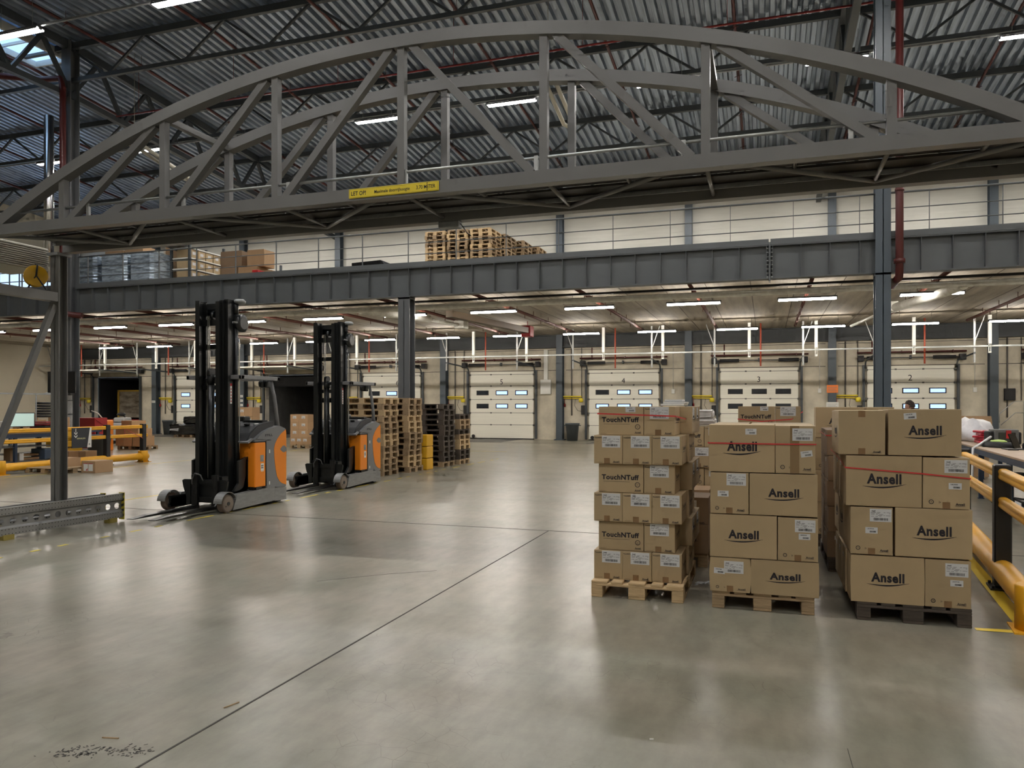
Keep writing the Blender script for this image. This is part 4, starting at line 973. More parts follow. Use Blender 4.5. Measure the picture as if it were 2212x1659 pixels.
# ================================================================ REACH TRUCKS
def reach_truck(loc, label):
    t = thing('reach_truck', label, 'forklift', loc, 0, 'orange and grey reach trucks parked in line')
    G = TRUCKG(); CH = mat('scuffed chassis grey', (.27, .27, .265), .38, .3, var=.22, scale=5, stretch=(1, 1, 6)); K = BLKM()
    # load wheels, guards, legs
    tyre = mat('tan polyurethane', (.155, .115, .088), .6, var=.12, scale=12)
    for sx in (1, -1):
        x = sx * .545
        b = M(); w = .11
        b.tube([(x - w / 2, .08, .145), (x - w / 2 + .012, .08, .145), (x + w / 2 - .012, .08, .145), (x + w / 2, .08, .145)], .14, 28, [.13, .145, .145, .13])
        wh = obj('load_wheel', b, tyre, t)
        b = M(); xo = x + sx * (w / 2 + .002); b.ring((xo, .08, .145), .085, .115, (0, 1, 0), (0, 0, 1), 24); b.cyl((x - w / 2 - .006, .08, .145), (x + w / 2 + .006, .08, .145), .092, n=24); obj('wheel_rim', b, mat('tan wheel centre', (.23, .185, .145), .55), wh)
        b = M(); b.cyl((x - w / 2 - .012, .08, .145), (x + w / 2 + .014, .08, .145), .03, n=12); b.cyl((xo, .02, .105), (xo + sx * .008, .02, .105), .009, n=8); obj('hub_bolt', b, K, wh)
        b = M(); n = 12
        P0 = [(.08 - .185 * math.cos(R(5 + 150 * i / n)), .145 + .185 * math.sin(R(5 + 150 * i / n))) for i in range(n + 1)]
        P1 = [(y * 1 + (y - .08) * -.045, z - (z - .145) * .045) for y, z in P0]
        b.prism(P0 + P1[::-1], 'x', x - .08, x + .075); obj('wheel_guard', b, CH, t)
    b = M(); b.prism([(.19, .03), (.30, .27), (1.28, .30), (1.28, .06)], 'x', .50, .605); b.prism([(1.29, .05), (1.29, .29), (1.62, .25), (1.62, .04)], 'x', .49, .60)
    obj('chassis_side', b, CH, t)
    b = M(); b.prism([(.19, .03), (.30, .27), (1.28, .30), (1.28, .06)], 'x', -.605, -.50); b.prism([(1.29, .05), (1.29, .29), (1.62, .25), (1.62, .04)], 'x', -.60, -.49)
    obj('chassis_side', b, CH, t)
    b = M()
    for s in (-1, 1): b.box(s * .47 - .02, .0, .06, s * .47 + .02, 1.3, .24); b.prism([(-.03, .1), (.05, .2), (.9, .26), (.9, .08), (.05, .06)], 'x', s * .45 - .03, s * .45 + .0)
    b.box(-.49, .7, .05, .49, 1.55, .30); b.cyl((.3, 1.4, .1), (.42, 1.4, .1), .1, n=16); b.cyl((-.2, 1.35, .12), (.0, 1.35, .12), .12, n=16); b.box(.36, 1.5, .01, .5, 1.6, .1)
    obj('base_frame', b, K, t)
    # mast: three nested channel stages each side
    b = M()
    for s in (-1, 1):
        b.box(s * .285 - .04, .60, .12, s * .285 + .04, .62, 3.42); b.box(s * .285 - .04, .42, .12, s * .285 + .04, .44, 3.42); b.box(s * .317 - .008, .44, .12, s * .317 + .008, .60, 3.42)
    b.box(-.32, .60, .25, .32, .66, .55); b.box(-.32, .62, 3.18, .32, .66, 3.34); b.box(-.32, .62, 1.75, .32, .66, 1.85)
    obj('outer_mast', b, K, t)
    b = M()
    for s in (-1, 1):
        b.box(s * .232 - .035, .54, .16, s * .232 + .035, .56, 3.40); b.box(s * .232 - .035, .37, .16, s * .232 + .035, .385, 3.40); b.box(s * .255 - .008, .385, .16, s * .255 + .008, .54, 3.40)
    b.box(-.28, .5, 3.28, .28, .56, 3.37); b.box(-.28, .5, 2.62, .28, .55, 2.7); b.box(-.28, .5, 1.0, .28, .55, 1.08)
    obj('middle_mast', b, K, t)
    b = M()
    for s in (-1, 1):
        b.box(s * .195 - .035, .48, .2, s * .195 + .035, .5, 3.38); b.box(s * .195 - .035, .32, .2, s * .195 + .035, .335, 3.38); b.box(s * .215 - .008, .335, .2, s * .215 + .008, .48, 3.38)
    b.box(-.22, .44, 3.0, .22, .48, 3.1); b.box(-.22, .44, 1.95, .22, .48, 2.02)
    obj('inner_mast', b, K, t)
    b = M(); b.cyl((0, .42, .25), (0, .42, 2.05), .05, n=14); b.cyl((0, .42, 2.05), (0, .42, 2.2), .065, n=14); obj('lift_cylinder', b, K, t)
    b = M(); b.cyl((-.03, .5, 3.16), (.03, .5, 3.16), .085, n=18); b.cyl((-.1, .5, 3.16), (.1, .5, 3.16), .02, n=8); b.cyl((-.03, .42, 2.22), (.03, .42, 2.22), .08, n=18); obj('chain_pulley', b, K, t)
    b = M()
    for x in (-.06, -.03): b.bar((x, .41, .5), (x, .41, 3.16), .012, .02)
    obj('chain', b, mat('chain steel', (.35, .34, .31), .3, .9, var=.5, scale=60), t)
    for s in (-1, 1):
        b = M(); b.cyl((s * .345, .595, .3), (s * .345, .595, 3.25), .032, n=14); b.cyl((s * .345, .595, 3.2), (s * .345, .595, 3.36), .04, n=14); obj('side_cylinder', b, K, t)
    b = M(); b.tube([(.385, .62, .78), (.39, .62, 1.9), (.385, .62, 2.6), (.39, .62, 2.72), (.37, .62, 2.80)], .012, 6); obj('hydraulic_line', b, mat('shiny tube', (.7, .7, .7), .2, 1.), t)
    b = M(); b.tube([(.32, .68, 3.05), (.35, .68, 3.05), (.41, .68, 3.05), (.44, .68, 3.05)], .15, 20, [.10, .15, .15, .10]); dr = obj('hose_drum', b, K, t)
    b = M(); b.text('STILL', (.325, .525, 3.04), .03, bold=.04, wfit=.11); obj('drum_lettering', b, mat('white lettering', (.7, .7, .7), .5), dr)
    b = M(); b.lathe([(.02, .0), (.09, .01), (.1, .05), (.07, .08), (.02, .085)], (.38, .64, 3.36), 16); obj('beacon_cap', b, GALVD(), t)
    b = M(); b.box(.326, .47, 1.72, .328, .515, 2.05); ms = obj('mast_sticker', b, WHITE(), t)
    b = M(); b.box(.327, .47, 2.01, .329, .515, 2.05)
    for q in range(5): b.box(.327, .48, 1.75 + q * .05, .329, .505, 1.77 + q * .05)
    obj('sticker_print', b, mat('red ink', (.45, .02, .03), .5), ms)
    # carriage and forks
    o = .09
    b = M(); b.box(-.34 + o, .16, .42, .34 + o, .21, .50); b.box(-.34 + o, .16, .14, .34 + o, .21, .22); b.box(-.30 + o, .20, .12, -.22 + o, .34, .55); b.box(.22 + o, .20, .12, .30 + o, .34, .55); b.box(-.14 + o, .19, .2, .14 + o, .24, .42)
    b.prism([(-.40 + o, .50), (-.44 + o, .48), (-.42 + o, .38), (-.36 + o, .22), (-.36 + o, .10), (-.28 + o, .1), (-.28 + o, .5)], 'y', .15, .19); b.prism([(.40 + o, .50), (.44 + o, .48), (.42 + o, .38), (.36 + o, .22), (.36 + o, .10), (.28 + o, .1), (.28 + o, .5)], 'y', .15, .19)
    obj('fork_carriage', b, K, t)
    b = M(); b.tube([(-.12, .14, .34), (-.115, .1, .5), (-.04, .08, .61), (.05, .1, .58), (.07, .14, .48)], .011, 6); obj('hydraulic_hose', b, mat('grey hose', (.12, .12, .12), .4), t)
    for x in (-.17, .22):
        b = M(); b.box(x - .055 + o, .11, .05, x + .055 + o, .155, .58)
        b.prism([(.155, .045), (.155, .09), (-.9, .075), (-1.2, .052), (-1.2, .045)], 'x', x - .06 + o, x + .06 + o)
        obj('fork', b, mat('worn fork steel', (.045, .045, .045), .28, .7, var=.5, scale=5, stretch=(3, .5, 1)), t)
    b = M(); b.box(.30, .135, .2, .33, .15, .36); k_ = obj('hazard_sticker', b, mat('hazard yellow', (.55, .45, .04), .5), t); k_.rotation_euler = (0, 0, 0)
    # battery, body, dash
    b = M(); b.box(-.56, .70, .3, .28, .745, 1.15); b.prism([(.50, .42), (.50, .78), (.70, .84), (.74, .84), (.74, .30), (.38, .30)], 'x', .43, .47); b.prism([(.50, .42), (.50, .78), (.70, .84), (.74, .84), (.74, .30), (.38, .30)], 'x', -.47, -.43); b.prism([(.62, .35), (.68, .55), (.68, .8), (.72, .8), (.72, .3), (.50, .3)], 'x', .40, .47)
    obj('mast_support', b, K, t)
    b = M(); b.bbox(-.585, .75, .33, .598, 1.035, 1.075, .012); bt = obj('battery_box', b, ORANGE(), t)
    b = M(); b.bbox(.27, .742, .34, .59, .752, 1.06, .004, 1); obj('battery_front', b, ORANGE(), bt)
    b = M(); b.box(.597, .90, .60, .5995, .985, .72); b.box(.597, .905, .585, .6, .98, .595); tag(obj('warning_sticker', b, WHITE(), bt), 'white warning sticker')
    b = M(); b.box(.597, .89, .75, .5995, .98, .86); obj('data_plate', b, GALVD(), bt)
    b = M()
    for q in range(4): b.box(.599, .915 + (q % 2) * .03, .635 + (q // 2) * .035, .6005, .935 + (q % 2) * .03, .658 + (q // 2) * .035)
    obj('sticker_print', b, PRINT(), bt)
    b = M(); b.box(-.57, .74, .28, .57, .9, .335); b.box(.54, .78, .285, .60, .93, .335); obj('battery_tray', b, K, t)
    b = M(); b.box(-.6, .745, 1.085, .6, 1.2, 1.12); b.prism([(1.055, .26), (1.62, .26), (1.625, .9), (1.615, 1.29), (1.42, 1.345), (1.2, 1.31), (1.0, 1.25), (.86, 1.18), (.75, 1.125), (1.055, 1.12)], 'x', -.6, .6)
    bmesh.ops.bevel(b.bm, geom=list(b.bm.edges), offset=.012, segments=2, affect='EDGES'); obj('body_shell', b, G, t)
    b = M(); b.box(-.6015, 1.04, .33, .6015, 1.052, 1.085); b.box(-.601, .745, 1.076, .601, 1.06, 1.088); obj('panel_gap', b, K, t)
    for sx in (-1, 1):
        b = M(); P_ = [(1.613, .30), (1.50, .33), (1.41, .38), (1.345, .47), (1.30, .62), (1.27, .80), (1.262, .95), (1.29, 1.03), (1.36, 1.12), (1.46, 1.20), (1.60, 1.27), (1.613, 1.20)]
        b.prism(P_, 'x', sx * .598, sx * .604); sp = obj('orange_side_panel', b, ORANGE(), t)
        b = M(); b.prism([(1.43, .93), (1.50, .985), (1.56, .99), (1.61, .95), (1.61, .89), (1.55, .87), (1.50, .88)], 'x', sx * .6045, sx * .606); obj('grey_badge', b, G, sp)
        b = M(); b.text('STILL', (sx * .6025, 1.01 if sx > 0 else 1.26, 1.17), .036, (0, sx, 0), bold=.05, wfit=.21); obj('lettering', b, PRINT(), t)
        b = M(); b.box(sx * .601, 1.12, .88, sx * .6025, 1.155, .94); b.box(sx * .601, 1.12, .345, sx * .6025, 1.15, .40); obj('small_sticker', b, WHITE(), t)
    b = M(); b.prism([(.62, 1.10), (.70, 1.22), (.88, 1.345), (1.05, 1.39), (1.35, 1.42), (1.35, 1.30), (1.0, 1.24), (.86, 1.17), (.74, 1.11)], 'x', -.52, .53)
    bmesh.ops.bevel(b.bm, geom=list(b.bm.edges), offset=.015, segments=2, affect='EDGES')
    d = obj('dashboard', b, mat('charcoal plastic', (.03, .031, .033), .55), t)
    b = M(); b.prism([(.60, 1.09), (.72, 1.15), (.74, 1.12), (.62, 1.065)], 'x', -.55, .57); obj('dash_lip', b, G, d)
    for x, yy, m in ((.32, .90, K), (.42, 1.02, WHITE())):
        b = M(); b.lathe([(.045, 0), (.048, .03), (.03, .035), (.02, .02)], (x, yy, 1.355), 14); obj('cup_holder', b, m, d)
    b = M(); b.bbox(.05, 1.15, 1.38, .45, 1.3, 1.44, .015); b.cyl((-.3, 1.0, 1.35), (-.28, .95, 1.5), .02, n=8); obj('armrest', b, K, d)
    b = M(); b.bbox(-.45, 1.3, .9, -.05, 1.5, 1.5, .03); obj('seat', b, K, t)
    # overhead guard
    b = M(); b.bbox(-.56, .48, 2.12, .54, .56, 2.19, .01); b.bbox(-.56, 1.44, 2.12, .54, 1.52, 2.19, .01); b.bbox(-.56, .48, 2.12, -.50, 1.52, 2.19, .01); b.bbox(.48, .48, 2.12, .54, 1.52, 2.19, .01)
    for q in range(5): b.box(-.36 + q * .17, .5, 2.14, -.335 + q * .17, 1.5, 2.18)
    obj('overhead_guard', b, G, t)
    for s in (-1, 1):
        b = M(); b.tube([(s * .50, 1.50, 1.28), (s * .50, 1.47, 1.55), (s * .49, 1.42, 1.85), (s * .47, 1.36, 2.13)], .035, 10, [.045, .035, .032, .03]); obj('guard_pillar', b, G, t)
    b = M(); b.bbox(.28, 1.3, 2.0, .42, 1.42, 2.12, .02); b.lathe([(.01, 0), (.045, .02), (.05, .09), (.03, .12)], (.35, 1.25, 2.0), 12); obj('work_light', b, K, t)
    return t
reach_truck((-8.63, 9.95, 0), 'orange and grey reach truck with tall black mast, the near one')
reach_truck((-8.66, 13.48, 0), 'orange and grey reach truck with tall black mast, parked behind the other')

# ================================================================ YELLOW BARRIERS
def barrier(loc, rz, L, posts, label, ends, flange=True):
    """runs along +y"""
    t = thing('safety_barrier', label, 'barrier', loc, rz)
    b = M(); n = 3
    b.tube([(0, y, .175) for y in (0, .05, L * .3, L * .3 + .08, L * .66, L * .66 + .08, L)], .1, 18, [.1, .1, .1, .112, .112, .1, .1]); obj('ground_tube', b, YEL(), t)
    for z in (.80, 1.06):
        b = M(); b.prism([(.042 * math.copysign(abs(math.cos(a)) ** .6, math.cos(a)) * (1 - .14 * math.exp(-(math.sin(a) / .16) ** 2)), z + .052 * math.copysign(abs(math.sin(a)) ** .6, math.sin(a))) for a in [2 * math.pi * q / 32 for q in range(32)]], 'y', .0, L)
        obj('hand_rail', b, YEL(), t)
    for y in posts:
        b = M(); b.bbox(-.07, y - .07, .02, .07, y + .07, 1.145, .012, 1); b.box(-.11, y - .14, 0, .11, y + .14, .02)
        for sx in (-1, 1):
            for sy in (-1, 1): b.cyl((sx * .085, y + sy * .11, .02), (sx * .085, y + sy * .11, .045), .014, n=6)
        obj('post', b, BLK(), t)
    for y in ends:
        b = M(); b.lathe([(.135, .0), (.135, .33), (.125, .345)], (0, y, .0), 24); b.box(-.16, y - .16, 0, .16, y + .16, .012); obj('end_bollard', b, YEL(), t)
    return t
barrier((1.905, 6.58, 0), -.104, 9.2, (1.57, 4.37, 7.17), 'yellow tube barrier with black posts beside the right carton stack', (.1,))
barrier((-17.62, 13.6, 0), .02, 4.85, (-.1, 3.35, 4.7), 'yellow tube barrier with black posts in the left packing area', (.1, 4.7))
b = M(); b.tube([(-17.74, 17.6, 1.10), (-17.7, 17.75, .95), (-17.62, 18.2, .72)], .008, 5); b.tube([(-17.74, 17.6, 1.10), (-17.74, 17.65, .85), (-17.74, 17.72, .7)], .008, 5); tag(obj('warning_ribbon', b, mat('red white ribbon', (.55, .12, .14), .5)), 'red and white ribbon tied at the end of the left barrier', 'ribbon')
t = thing('hanging_sign', 'black sign with white double arrow hung on the left yellow barrier', 'sign', (-17.52, 15.95, .55), R(90))
b = M(); b.box(-.31, -.012, 0, .31, 0, .54); obj('sign_board', b, mat('sign black', (.022, .025, .032), .4), t)
b = M(); b.poly([(.17, -.014, 0), (.31, -.014, 0), (.31, -.014, .54), (.26, -.014, .54)]); b.ring((.24, -.0155, .09), .02, .03, n=8)
for z in (.40, .32):
    b.poly([(-.24, -.014, z), (-.19, -.014, z - .05), (-.14, -.014, z), (-.14, -.014, z + .035), (-.19, -.014, z - .015), (-.24, -.014, z + .035)])
b.box(-.2, -.015, .42, -.18, -.013, .52)
obj('arrow', b, WHITE(), t)
b = M(); b.text('AFHALEN', (-.16, -.014, .235), .042, bold=.03, wfit=.27); obj('lettering', b, mat('pale yellow letter', (.62, .6, .3), .5), t)
b = M(); b.ring((.24, -.0165, .09), .012, .026, n=5); obj('emblem', b, PRINT(), t)

# ================================================================ LEFT PACKING AREA
pallet('m', -17.0, 14.75, R(90), 'low pallet standing before the left yellow barrier')
def crate(x, y, z, w, d, h, label, group=None, m=None, rz=0, **k): return carton(x, y, z, w, d, h, label, group, m=m or CARDL(), rz=rz, **k)
crate(-16.95, 14.95, .145, .55, .42, .22, 'brown carton lying on the low pallet at left', 'cartons in the left packing area')
c = crate(-16.12, 15.15, 0, .45, .55, .30, 'brown carton with a big red and white label on the floor by the low pallet', 'cartons in the left packing area', side=None)
b = M(); b.box(-.15, -.277, .05, -.01, -.276, .24); b.box(.01, -.277, .05, .15, -.276, .24); lb = obj('shipping_label', b, WHITE(), c)
b = M(); b.poly([(-.08, -.2785, .06), (-.02, -.2785, .06), (-.02, -.2785, .12)]); b.box(-.15, -.2785, .225, -.01, -.2775, .24); b.box(.01, -.2785, .225, .15, -.2775, .24); obj('red_print', b, mat('red ink', (.45, .02, .03), .5), lb)
for i, (x, y, z, w, d, h, l) in enumerate([(-18.12, 16.1, .0, .42, .34, .24, 'low brown carton behind the left barrier tube, lower left'), (-18.14, 16.08, .245, .38, .32, .2, 'brown carton stacked on the low brown carton'), (-18.12, 16.62, .0, .42, .4, .22, 'brown carton right of the low pair, lower'), (-18.12, 16.62, .225, .42, .4, .2, 'brown carton right of the low pair, upper')]):
    crate(x, y, z, w, d, h, l, 'cartons in the left packing area', rz=.05)
def bin_(loc, label, s=1., col=(.085, .10, .11)):
    t = thing('waste_bin', label, 'bin', loc)
    b = M(); b.lathe([(.24 * s, 0), (.30 * s, .72 * s), (.33 * s, .73 * s), (.335 * s, .80 * s), (.31 * s, .80 * s), (.29 * s, .74 * s), (.24 * s, .1 * s)], n=24); obj('tub', b, mat('grey plastic tub', col, .45), t)
    b = M()
    for sx in (-1, 1): b.bbox(sx * .34 * s - .05 * s, -.07 * s, .68 * s, sx * .34 * s + .05 * s, .07 * s, .72 * s, .01)
    obj('handle', b, MC['grey plastic tub'], t); return t
bin_((-18.45, 17.4, 0), 'round grey waste bin behind the left barrier', 1.05)
bin_((-32.9, 35.9, 0), 'dark grey waste bin beside a wall column at far left', 1.05)
t = bin_((-8.85, 35.9, 0), 'grey waste bin with hinged lid between doors 5 and 4', 1.05)
b = M(); b.tube([(-.2, -.1, .84), (-.2, -.1, .84), (-.2, -.1, 1.2), (.05, -.1, 1.2)], .02, 6); obj('pump_handle', b, GALV(), t)
# work table with monitor
BL = mat('navy blue steel', (.022, .042, .085), .45)
def table(name, loc, rz, L, W, H, label, legs, shelf=True, top=(.115, .085, .06)):
    t = thing(name, label, 'table', loc, rz)
    b = M(); b.bbox(-W / 2, 0, H - .035, W / 2, L, H, .006, 1); obj('table_top', b, mat('worktop ' + name, top, .5, var=.15, scale=3), t)
    b = M(); b.box(-W / 2 + .01, .02, H - .13, -W / 2 + .04, L - .02, H - .036); b.box(W / 2 - .04, .02, H - .13, W / 2 - .01, L - .02, H - .036); b.box(-W / 2 + .01, .02, H - .13, W / 2 - .01, .05, H - .036); b.box(-W / 2 + .01, L - .05, H - .13, W / 2 - .01, L - .02, H - .036); obj('frame', b, BL, t)
    for y in legs:
        for x in (-W / 2 + .06, W / 2 - .06):
            b = M(); b.box(x - .035, y - .035, 0, x + .035, y + .035, H - .13); b.box(x - .05, y - .05, 0, x + .05, y + .05, .012); obj('leg', b, BL, t)
    if shelf: b = M(); b.box(-W / 2 + .05, .1, .22, W / 2 - .05, L - .1, .25); obj('shelf', b, mat('grey shelf', (.12, .115, .11), .6), t)
    return t
t = table('packing_table', (-18.75, 13.2, 0), 0, 3.0, .9, .98, 'dark topped blue packing table behind the left barrier', (.15, 1.5, 2.85))
b = M(); b.box(-.42, .3, .60, .4, 2.7, .62); obj('middle_shelf', b, MC['grey shelf'], t)
t = thing('monitor', 'pale lit computer monitor on the dark packing table', 'monitor', (-18.75, 15.2, .98), R(62))
b = M(); b.bbox(-.30, -.02, .14, .30, .02, .52, .008); b.bbox(-.12, -.1, 0, .12, .1, .015, .004); b.box(-.03, .0, .01, .03, .03, .3); obj('casing', b, BLK(), t)
b = M(); b.box(-.28, -.024, .16, .28, -.02, .50); obj('screen', b, mat('lit monitor screen', (.50, .66, .60), .3, emit=.3), t)
for i, (y, h, m, l) in enumerate([(14.5, .3, mat('beige cabinet', (.42, .39, .34), .5), 'beige parcel cabinet at the left end of the packing table'), (15.72, .10, BLK(), 'black document tray on the packing table, lowest'), (15.9, .22, mat('maroon', (.22, .02, .025), .4), 'maroon folder box on the packing table')]):
    b = M(); b.bbox(-.22, -.25, 0, .22, .25, h, .01); b.box(.221, -.2, h * .45, .224, .2, h * .5); b.box(.221, -.02, h * .7, .23, .02, h * .78)
    tag(obj('desk_box', b, m, None, (-18.8 - (0, .25, .0)[i], y, .98 if i != 2 else .982)), l, 'box')
for k in range(5):
    b = M(); b.bbox(-.17, -.22, 0, .17, .22, .035, .008); tag(obj('document_tray', b, BLK() if k < 3 else mat('maroon', (.22, .02, .025), .4), None, (-18.5, 15.72, .985 + k * .06), .05 * k), 'flat tray in the small pile on the packing table, ' + ['bottom', 'second up', 'third up', 'fourth up', 'top'][k], 'tray', 'trays on the packing table')
b = M(); b.bbox(-.25, -.2, 0, .25, .2, .28, .015); tag(obj('storage_bin', b, mat('slate blue bin', (.07, .11, .17), .45), None, (-18.6, 15.75, .25)), 'slate blue storage bin on the lower shelf of the packing table', 'bin')
crate(-18.6, 14.75, .25, .22, .18, .36, 'upright brown carton on the lower shelf at left', 'cartons in the left packing area')
crate(-18.55, 14.98, .25, .14, .12, .2, 'small white carton on the lower shelf', 'cartons in the left packing area', m=WHITE())
b = M(); b.bbox(-.15, -.3, 0, .15, .3, .06, .01); b.bbox(-.15, -.28, .1, .13, .28, .16, .01); tag(obj('wood_offcuts', b, CARDL(), None, (-18.7, 15.3, .252)), 'flattened cartons lying on the lower shelf', 'cardboard')
t = thing('tape_stretch_stand', 'black coil on a bent steel stand above the packing table', 'stand', (-19.6, 16.75, 0))
b = M(); b.tube([(-.2, -.25, 0), (-.2, -.25, 2.0), (-.2, .1, 2.05), (-.2, .5, 2.02), (-.2, .55, 1.2)], .018, 6); b.bar((-.2, -4.0, 2.02), (-.2, .5, 2.02), .05, .04); obj('frame', b, GALVD(), t)
b = M()
for k in range(6): b.lathe([(.03, 0), (.2, .0), (.22, .03), (.2, .06), (.03, .06)], (-.2, -.0, 1.35 + k * .075), 14)
obj('coil', b, BLK(), t)
# yellow bins at the column foot
for k, z in enumerate((.25, .52, .80)):
    b = M(); b.bbox(-.35, -.3, 0, .35, .3, .24, .02); b.box(.351, -.2, .15, .354, .2, .19); tag(obj('yellow_crate', b, mat('crate yellow', (.72, .40, .02), .45), None, (-18.98, 16.7, z)), 'yellow plastic crate stacked behind the black sign, ' + ['bottom', 'middle', 'top'][k], 'crate', 'yellow crates behind the sign')
b = M(); b.box(-.36, -.3, .0, .36, .3, .245); tag(obj('crate_trolley', b, BLK(), None, (-18.98, 16.7, 0)), 'black trolley base under the yellow crates', 'trolley')
for k in range(3):
    b = M(); b.bbox(-.3, -.2, 0, .3, .2, .30, .02); tag(obj('yellow_crate', b, MC['crate yellow'], None, (-8.72, 18.52 + 0 * k, .0 + k * .31)), 'yellow plastic crate wedged between pallet stacks, ' + ['bottom', 'middle', 'top'][k], 'crate', 'yellow crates between the pallet stacks')
# second table with cartons behind, red cabinet, orange and grey trucks
t = table('sorting_table', (-21.5, 16.6, 0), 0, 3.4, .9, .95, 'long table behind the yellow crates', (.15, 1.7, 3.25), top=(.35, .22, .11))
for i, (x, y, w, h, l, lb) in enumerate([(-21.4, 17.35, .32, .3, 'small brown carton with white label on the long table, left', 1), (-21.4, 17.85, .38, .3, 'brown carton with red print on the long table', 2), (-21.45, 17.6, .40, .18, 'brown carton lying across the two on the long table', 0), (-21.7, 18.9, .5, .36, 'wide brown carton at the back of the long table', 1)]):
    z = .95 if i != 2 else 1.25
    c = crate(x, y, z, .34, w, h, l, 'cartons on the long table')
    b = M(); b.box(.1705, -.06, h * .45, .172, .06, h * .9) if lb == 1 else b.text('BRIKSA', (.172, -.12, h * .4), .05, (0, 1, 0), bold=.03)
    if lb: obj('shipping_label', b, WHITE() if lb == 1 else mat('red ink', (.45, .02, .03), .5), c)
    else: b.bm.free()
t = thing('pallet_truck', 'grey electric pallet truck with folded black handle at far left', 'pallet truck', (-26.2, 26.0, 0), R(-70))
b = M(); b.bbox(-.38, -.35, .15, .38, .45, .95, .06); b.bbox(-.34, -.3, .95, .34, .2, 1.18, .07); obj('body', b, mat('light grey plastic', (.36, .36, .36), .4), t)
b = M(); b.box(-.38, -.36, .12, .38, .46, .2); b.lathe([(.02, 0), (.15, .02), (.17, .08), (.1, .14)], (0, -.1, 1.25), 14); b.tube([(0, .1, 1.15), (0, .0, 1.25), (0, -.3, 1.3)], .03, 6); b.box(-.28, -1.4, .05, -.1, -.35, .12); b.box(.1, -1.4, .05, .28, -.35, .12); obj('handle_and_forks', b, BLK(), t)
t = thing('stacker', 'small orange stacker seen beside a red cabinet at left', 'stacker', (-23.5, 22.25, 0), R(-70))
b = M(); b.bbox(-.35, -.25, 0, .35, .3, 1.15, .04); obj('body', b, mat('bright orange', (.85, .25, .03), .4), t)
b = M(); b.tube([(0, .1, 1.15), (0, -.1, 1.4), (0, -.35, 1.5)], .02, 6); obj('handle', b, WHITE(), t)
b = M(); b.bbox(-.4, -.28, 0, .4, .28, 1.25, .02); b.bar((.41, -.25, 1.2), (.41, .25, .9), .02); tag(obj('red_cabinet', b, mat('deep red cabinet', (.30, .01, .012), .45), None, (-23.1, 21.5, 0)), 'deep red cabinet behind the cartons at left', 'cabinet')
pallet('m', -23.1, 23.6, R(90), 'pallet of mixed cartons near the end of the left barrier')
for i, (x, z, w, h) in enumerate([(-23.55, .145, .36, .38), (-23.15, .145, .40, .38), (-22.72, .145, .38, .38), (-23.5, .527, .45, .28), (-22.95, .527, .62, .28), (-23.2, .81, .5, .3)]):
    crate(x, 23.5, z, w, .7, h, 'brown carton of the mixed pallet at left, ' + ['bottom left', 'bottom middle', 'bottom right', 'middle left', 'middle right', 'top'][i], 'cartons on the mixed pallet', front='')
# pallet of lettered cartons behind the second truck, and a row of cartons behind the first
pallet('m', -17.55, 26.7, 0, 'pallet of lettered cartons seen between the two reach trucks')
for r in range(4):
    for c_ in range(3 if r == 0 else 2):
        w = .27 if r == 0 else .40
        c = crate(-17.55 + ((c_ - 1) * .275 if r == 0 else (c_ - .5) * .405), 26.35, .145 + r * .30, w, .45, .297, 'lettered carton between the two trucks, %s, %s' % (['bottom row', 'second row', 'third row', 'top row'][r], ('left', 'middle', 'right')[c_] if r == 0 else ('left', 'right')[c_]), 'lettered cartons between the trucks', lab=('big', 0, .18))
b = M(); b.bbox(-.7, -.4, 0, .7, .4, .12, .02)
pallet('m', -20.4, 26.6, R(90), 'pallet under the carton row seen through the near truck cab')
k = 0
for r in range(4):
    for c_ in range(4):
        crate(-20.95 + c_ * .36, 26.3, .145 + r * .37, .355, .5, .365, 'brown carton seen through the near truck cab, %s, %s' % (['bottom row', 'second row', 'third row', 'top row'][r], frm(c_, 4)), 'cartons behind the near truck', lab=('big', .05, .22) if (r + c_) % 2 else None)
# black wrapped heap by the far door
for i, (x, y, w, h, z, l) in enumerate([(-29.3, 33.4, 1.7, .55, .145, 'large black film wrapped heap on a pallet before the far door'), (-28.9, 33.6, 1.0, .4, .70, 'smaller black wrapped bundle on top of the heap')]):
    b = M(); b.bbox(-w / 2, -.45, 0, w / 2, .45, h, .08, 3); r = random.Random(i)
    bmesh.ops.subdivide_edges(b.bm, edges=list(b.bm.edges), cuts=2, use_grid_fill=True)
    for v in b.bm.verts: v.co += Vector((r.uniform(-.04, .04), r.uniform(-.04, .04), r.uniform(-.03, .03) if v.co.z > .05 else 0))
    tag(obj('wrapped_bundle', b, mat('black stretch film', (.012, .012, .013), .18), None, (x, y, z)), l, 'bundle')
pallet('m', -29.3, 33.4, R(90), 'pallet under the black wrapped heap')
# screen and papers on the left column
t = thing('wall_screen', 'black flat screen mounted on the left tall column', 'screen', (-22.15, 19.45, 2.1)); 
b = M(); b.bbox(-.62, -.06, 0, .58, .0, .72, .01); obj('casing', b, BLK(), t)
b = M(); b.box(-.59, -.064, .03, .55, -.06, .69); obj('screen_panel', b, mat('dark screen', (.006, .006, .008), .12), t)
for k, (x, z, w, h) in enumerate([(-22.05, 1.42, .3, .42), (-22.05, .95, .3, .42), (-22.05, 1.87, .28, .16)]):
    b = M(); b.box(-w / 2, -.008, 0, w / 2, 0, h); o = tag(obj('notice_paper', b, PAPER(), None, (x, 19.58, z)), 'white notice paper on the left column, ' + ['middle', 'lowest', 'topmost'][k], 'paper', 'papers on the left column')
    b = M(); r = random.Random(k)
    for q in range(int(h / .03) - 1): b.box(-w * .4, -.0095, .02 + q * .03, -w * .4 + w * r.uniform(.4, .8), -.0085, .026 + q * .03)
    obj('notice_print', b, mat('grey print', (.25, .25, .25), .6), o)
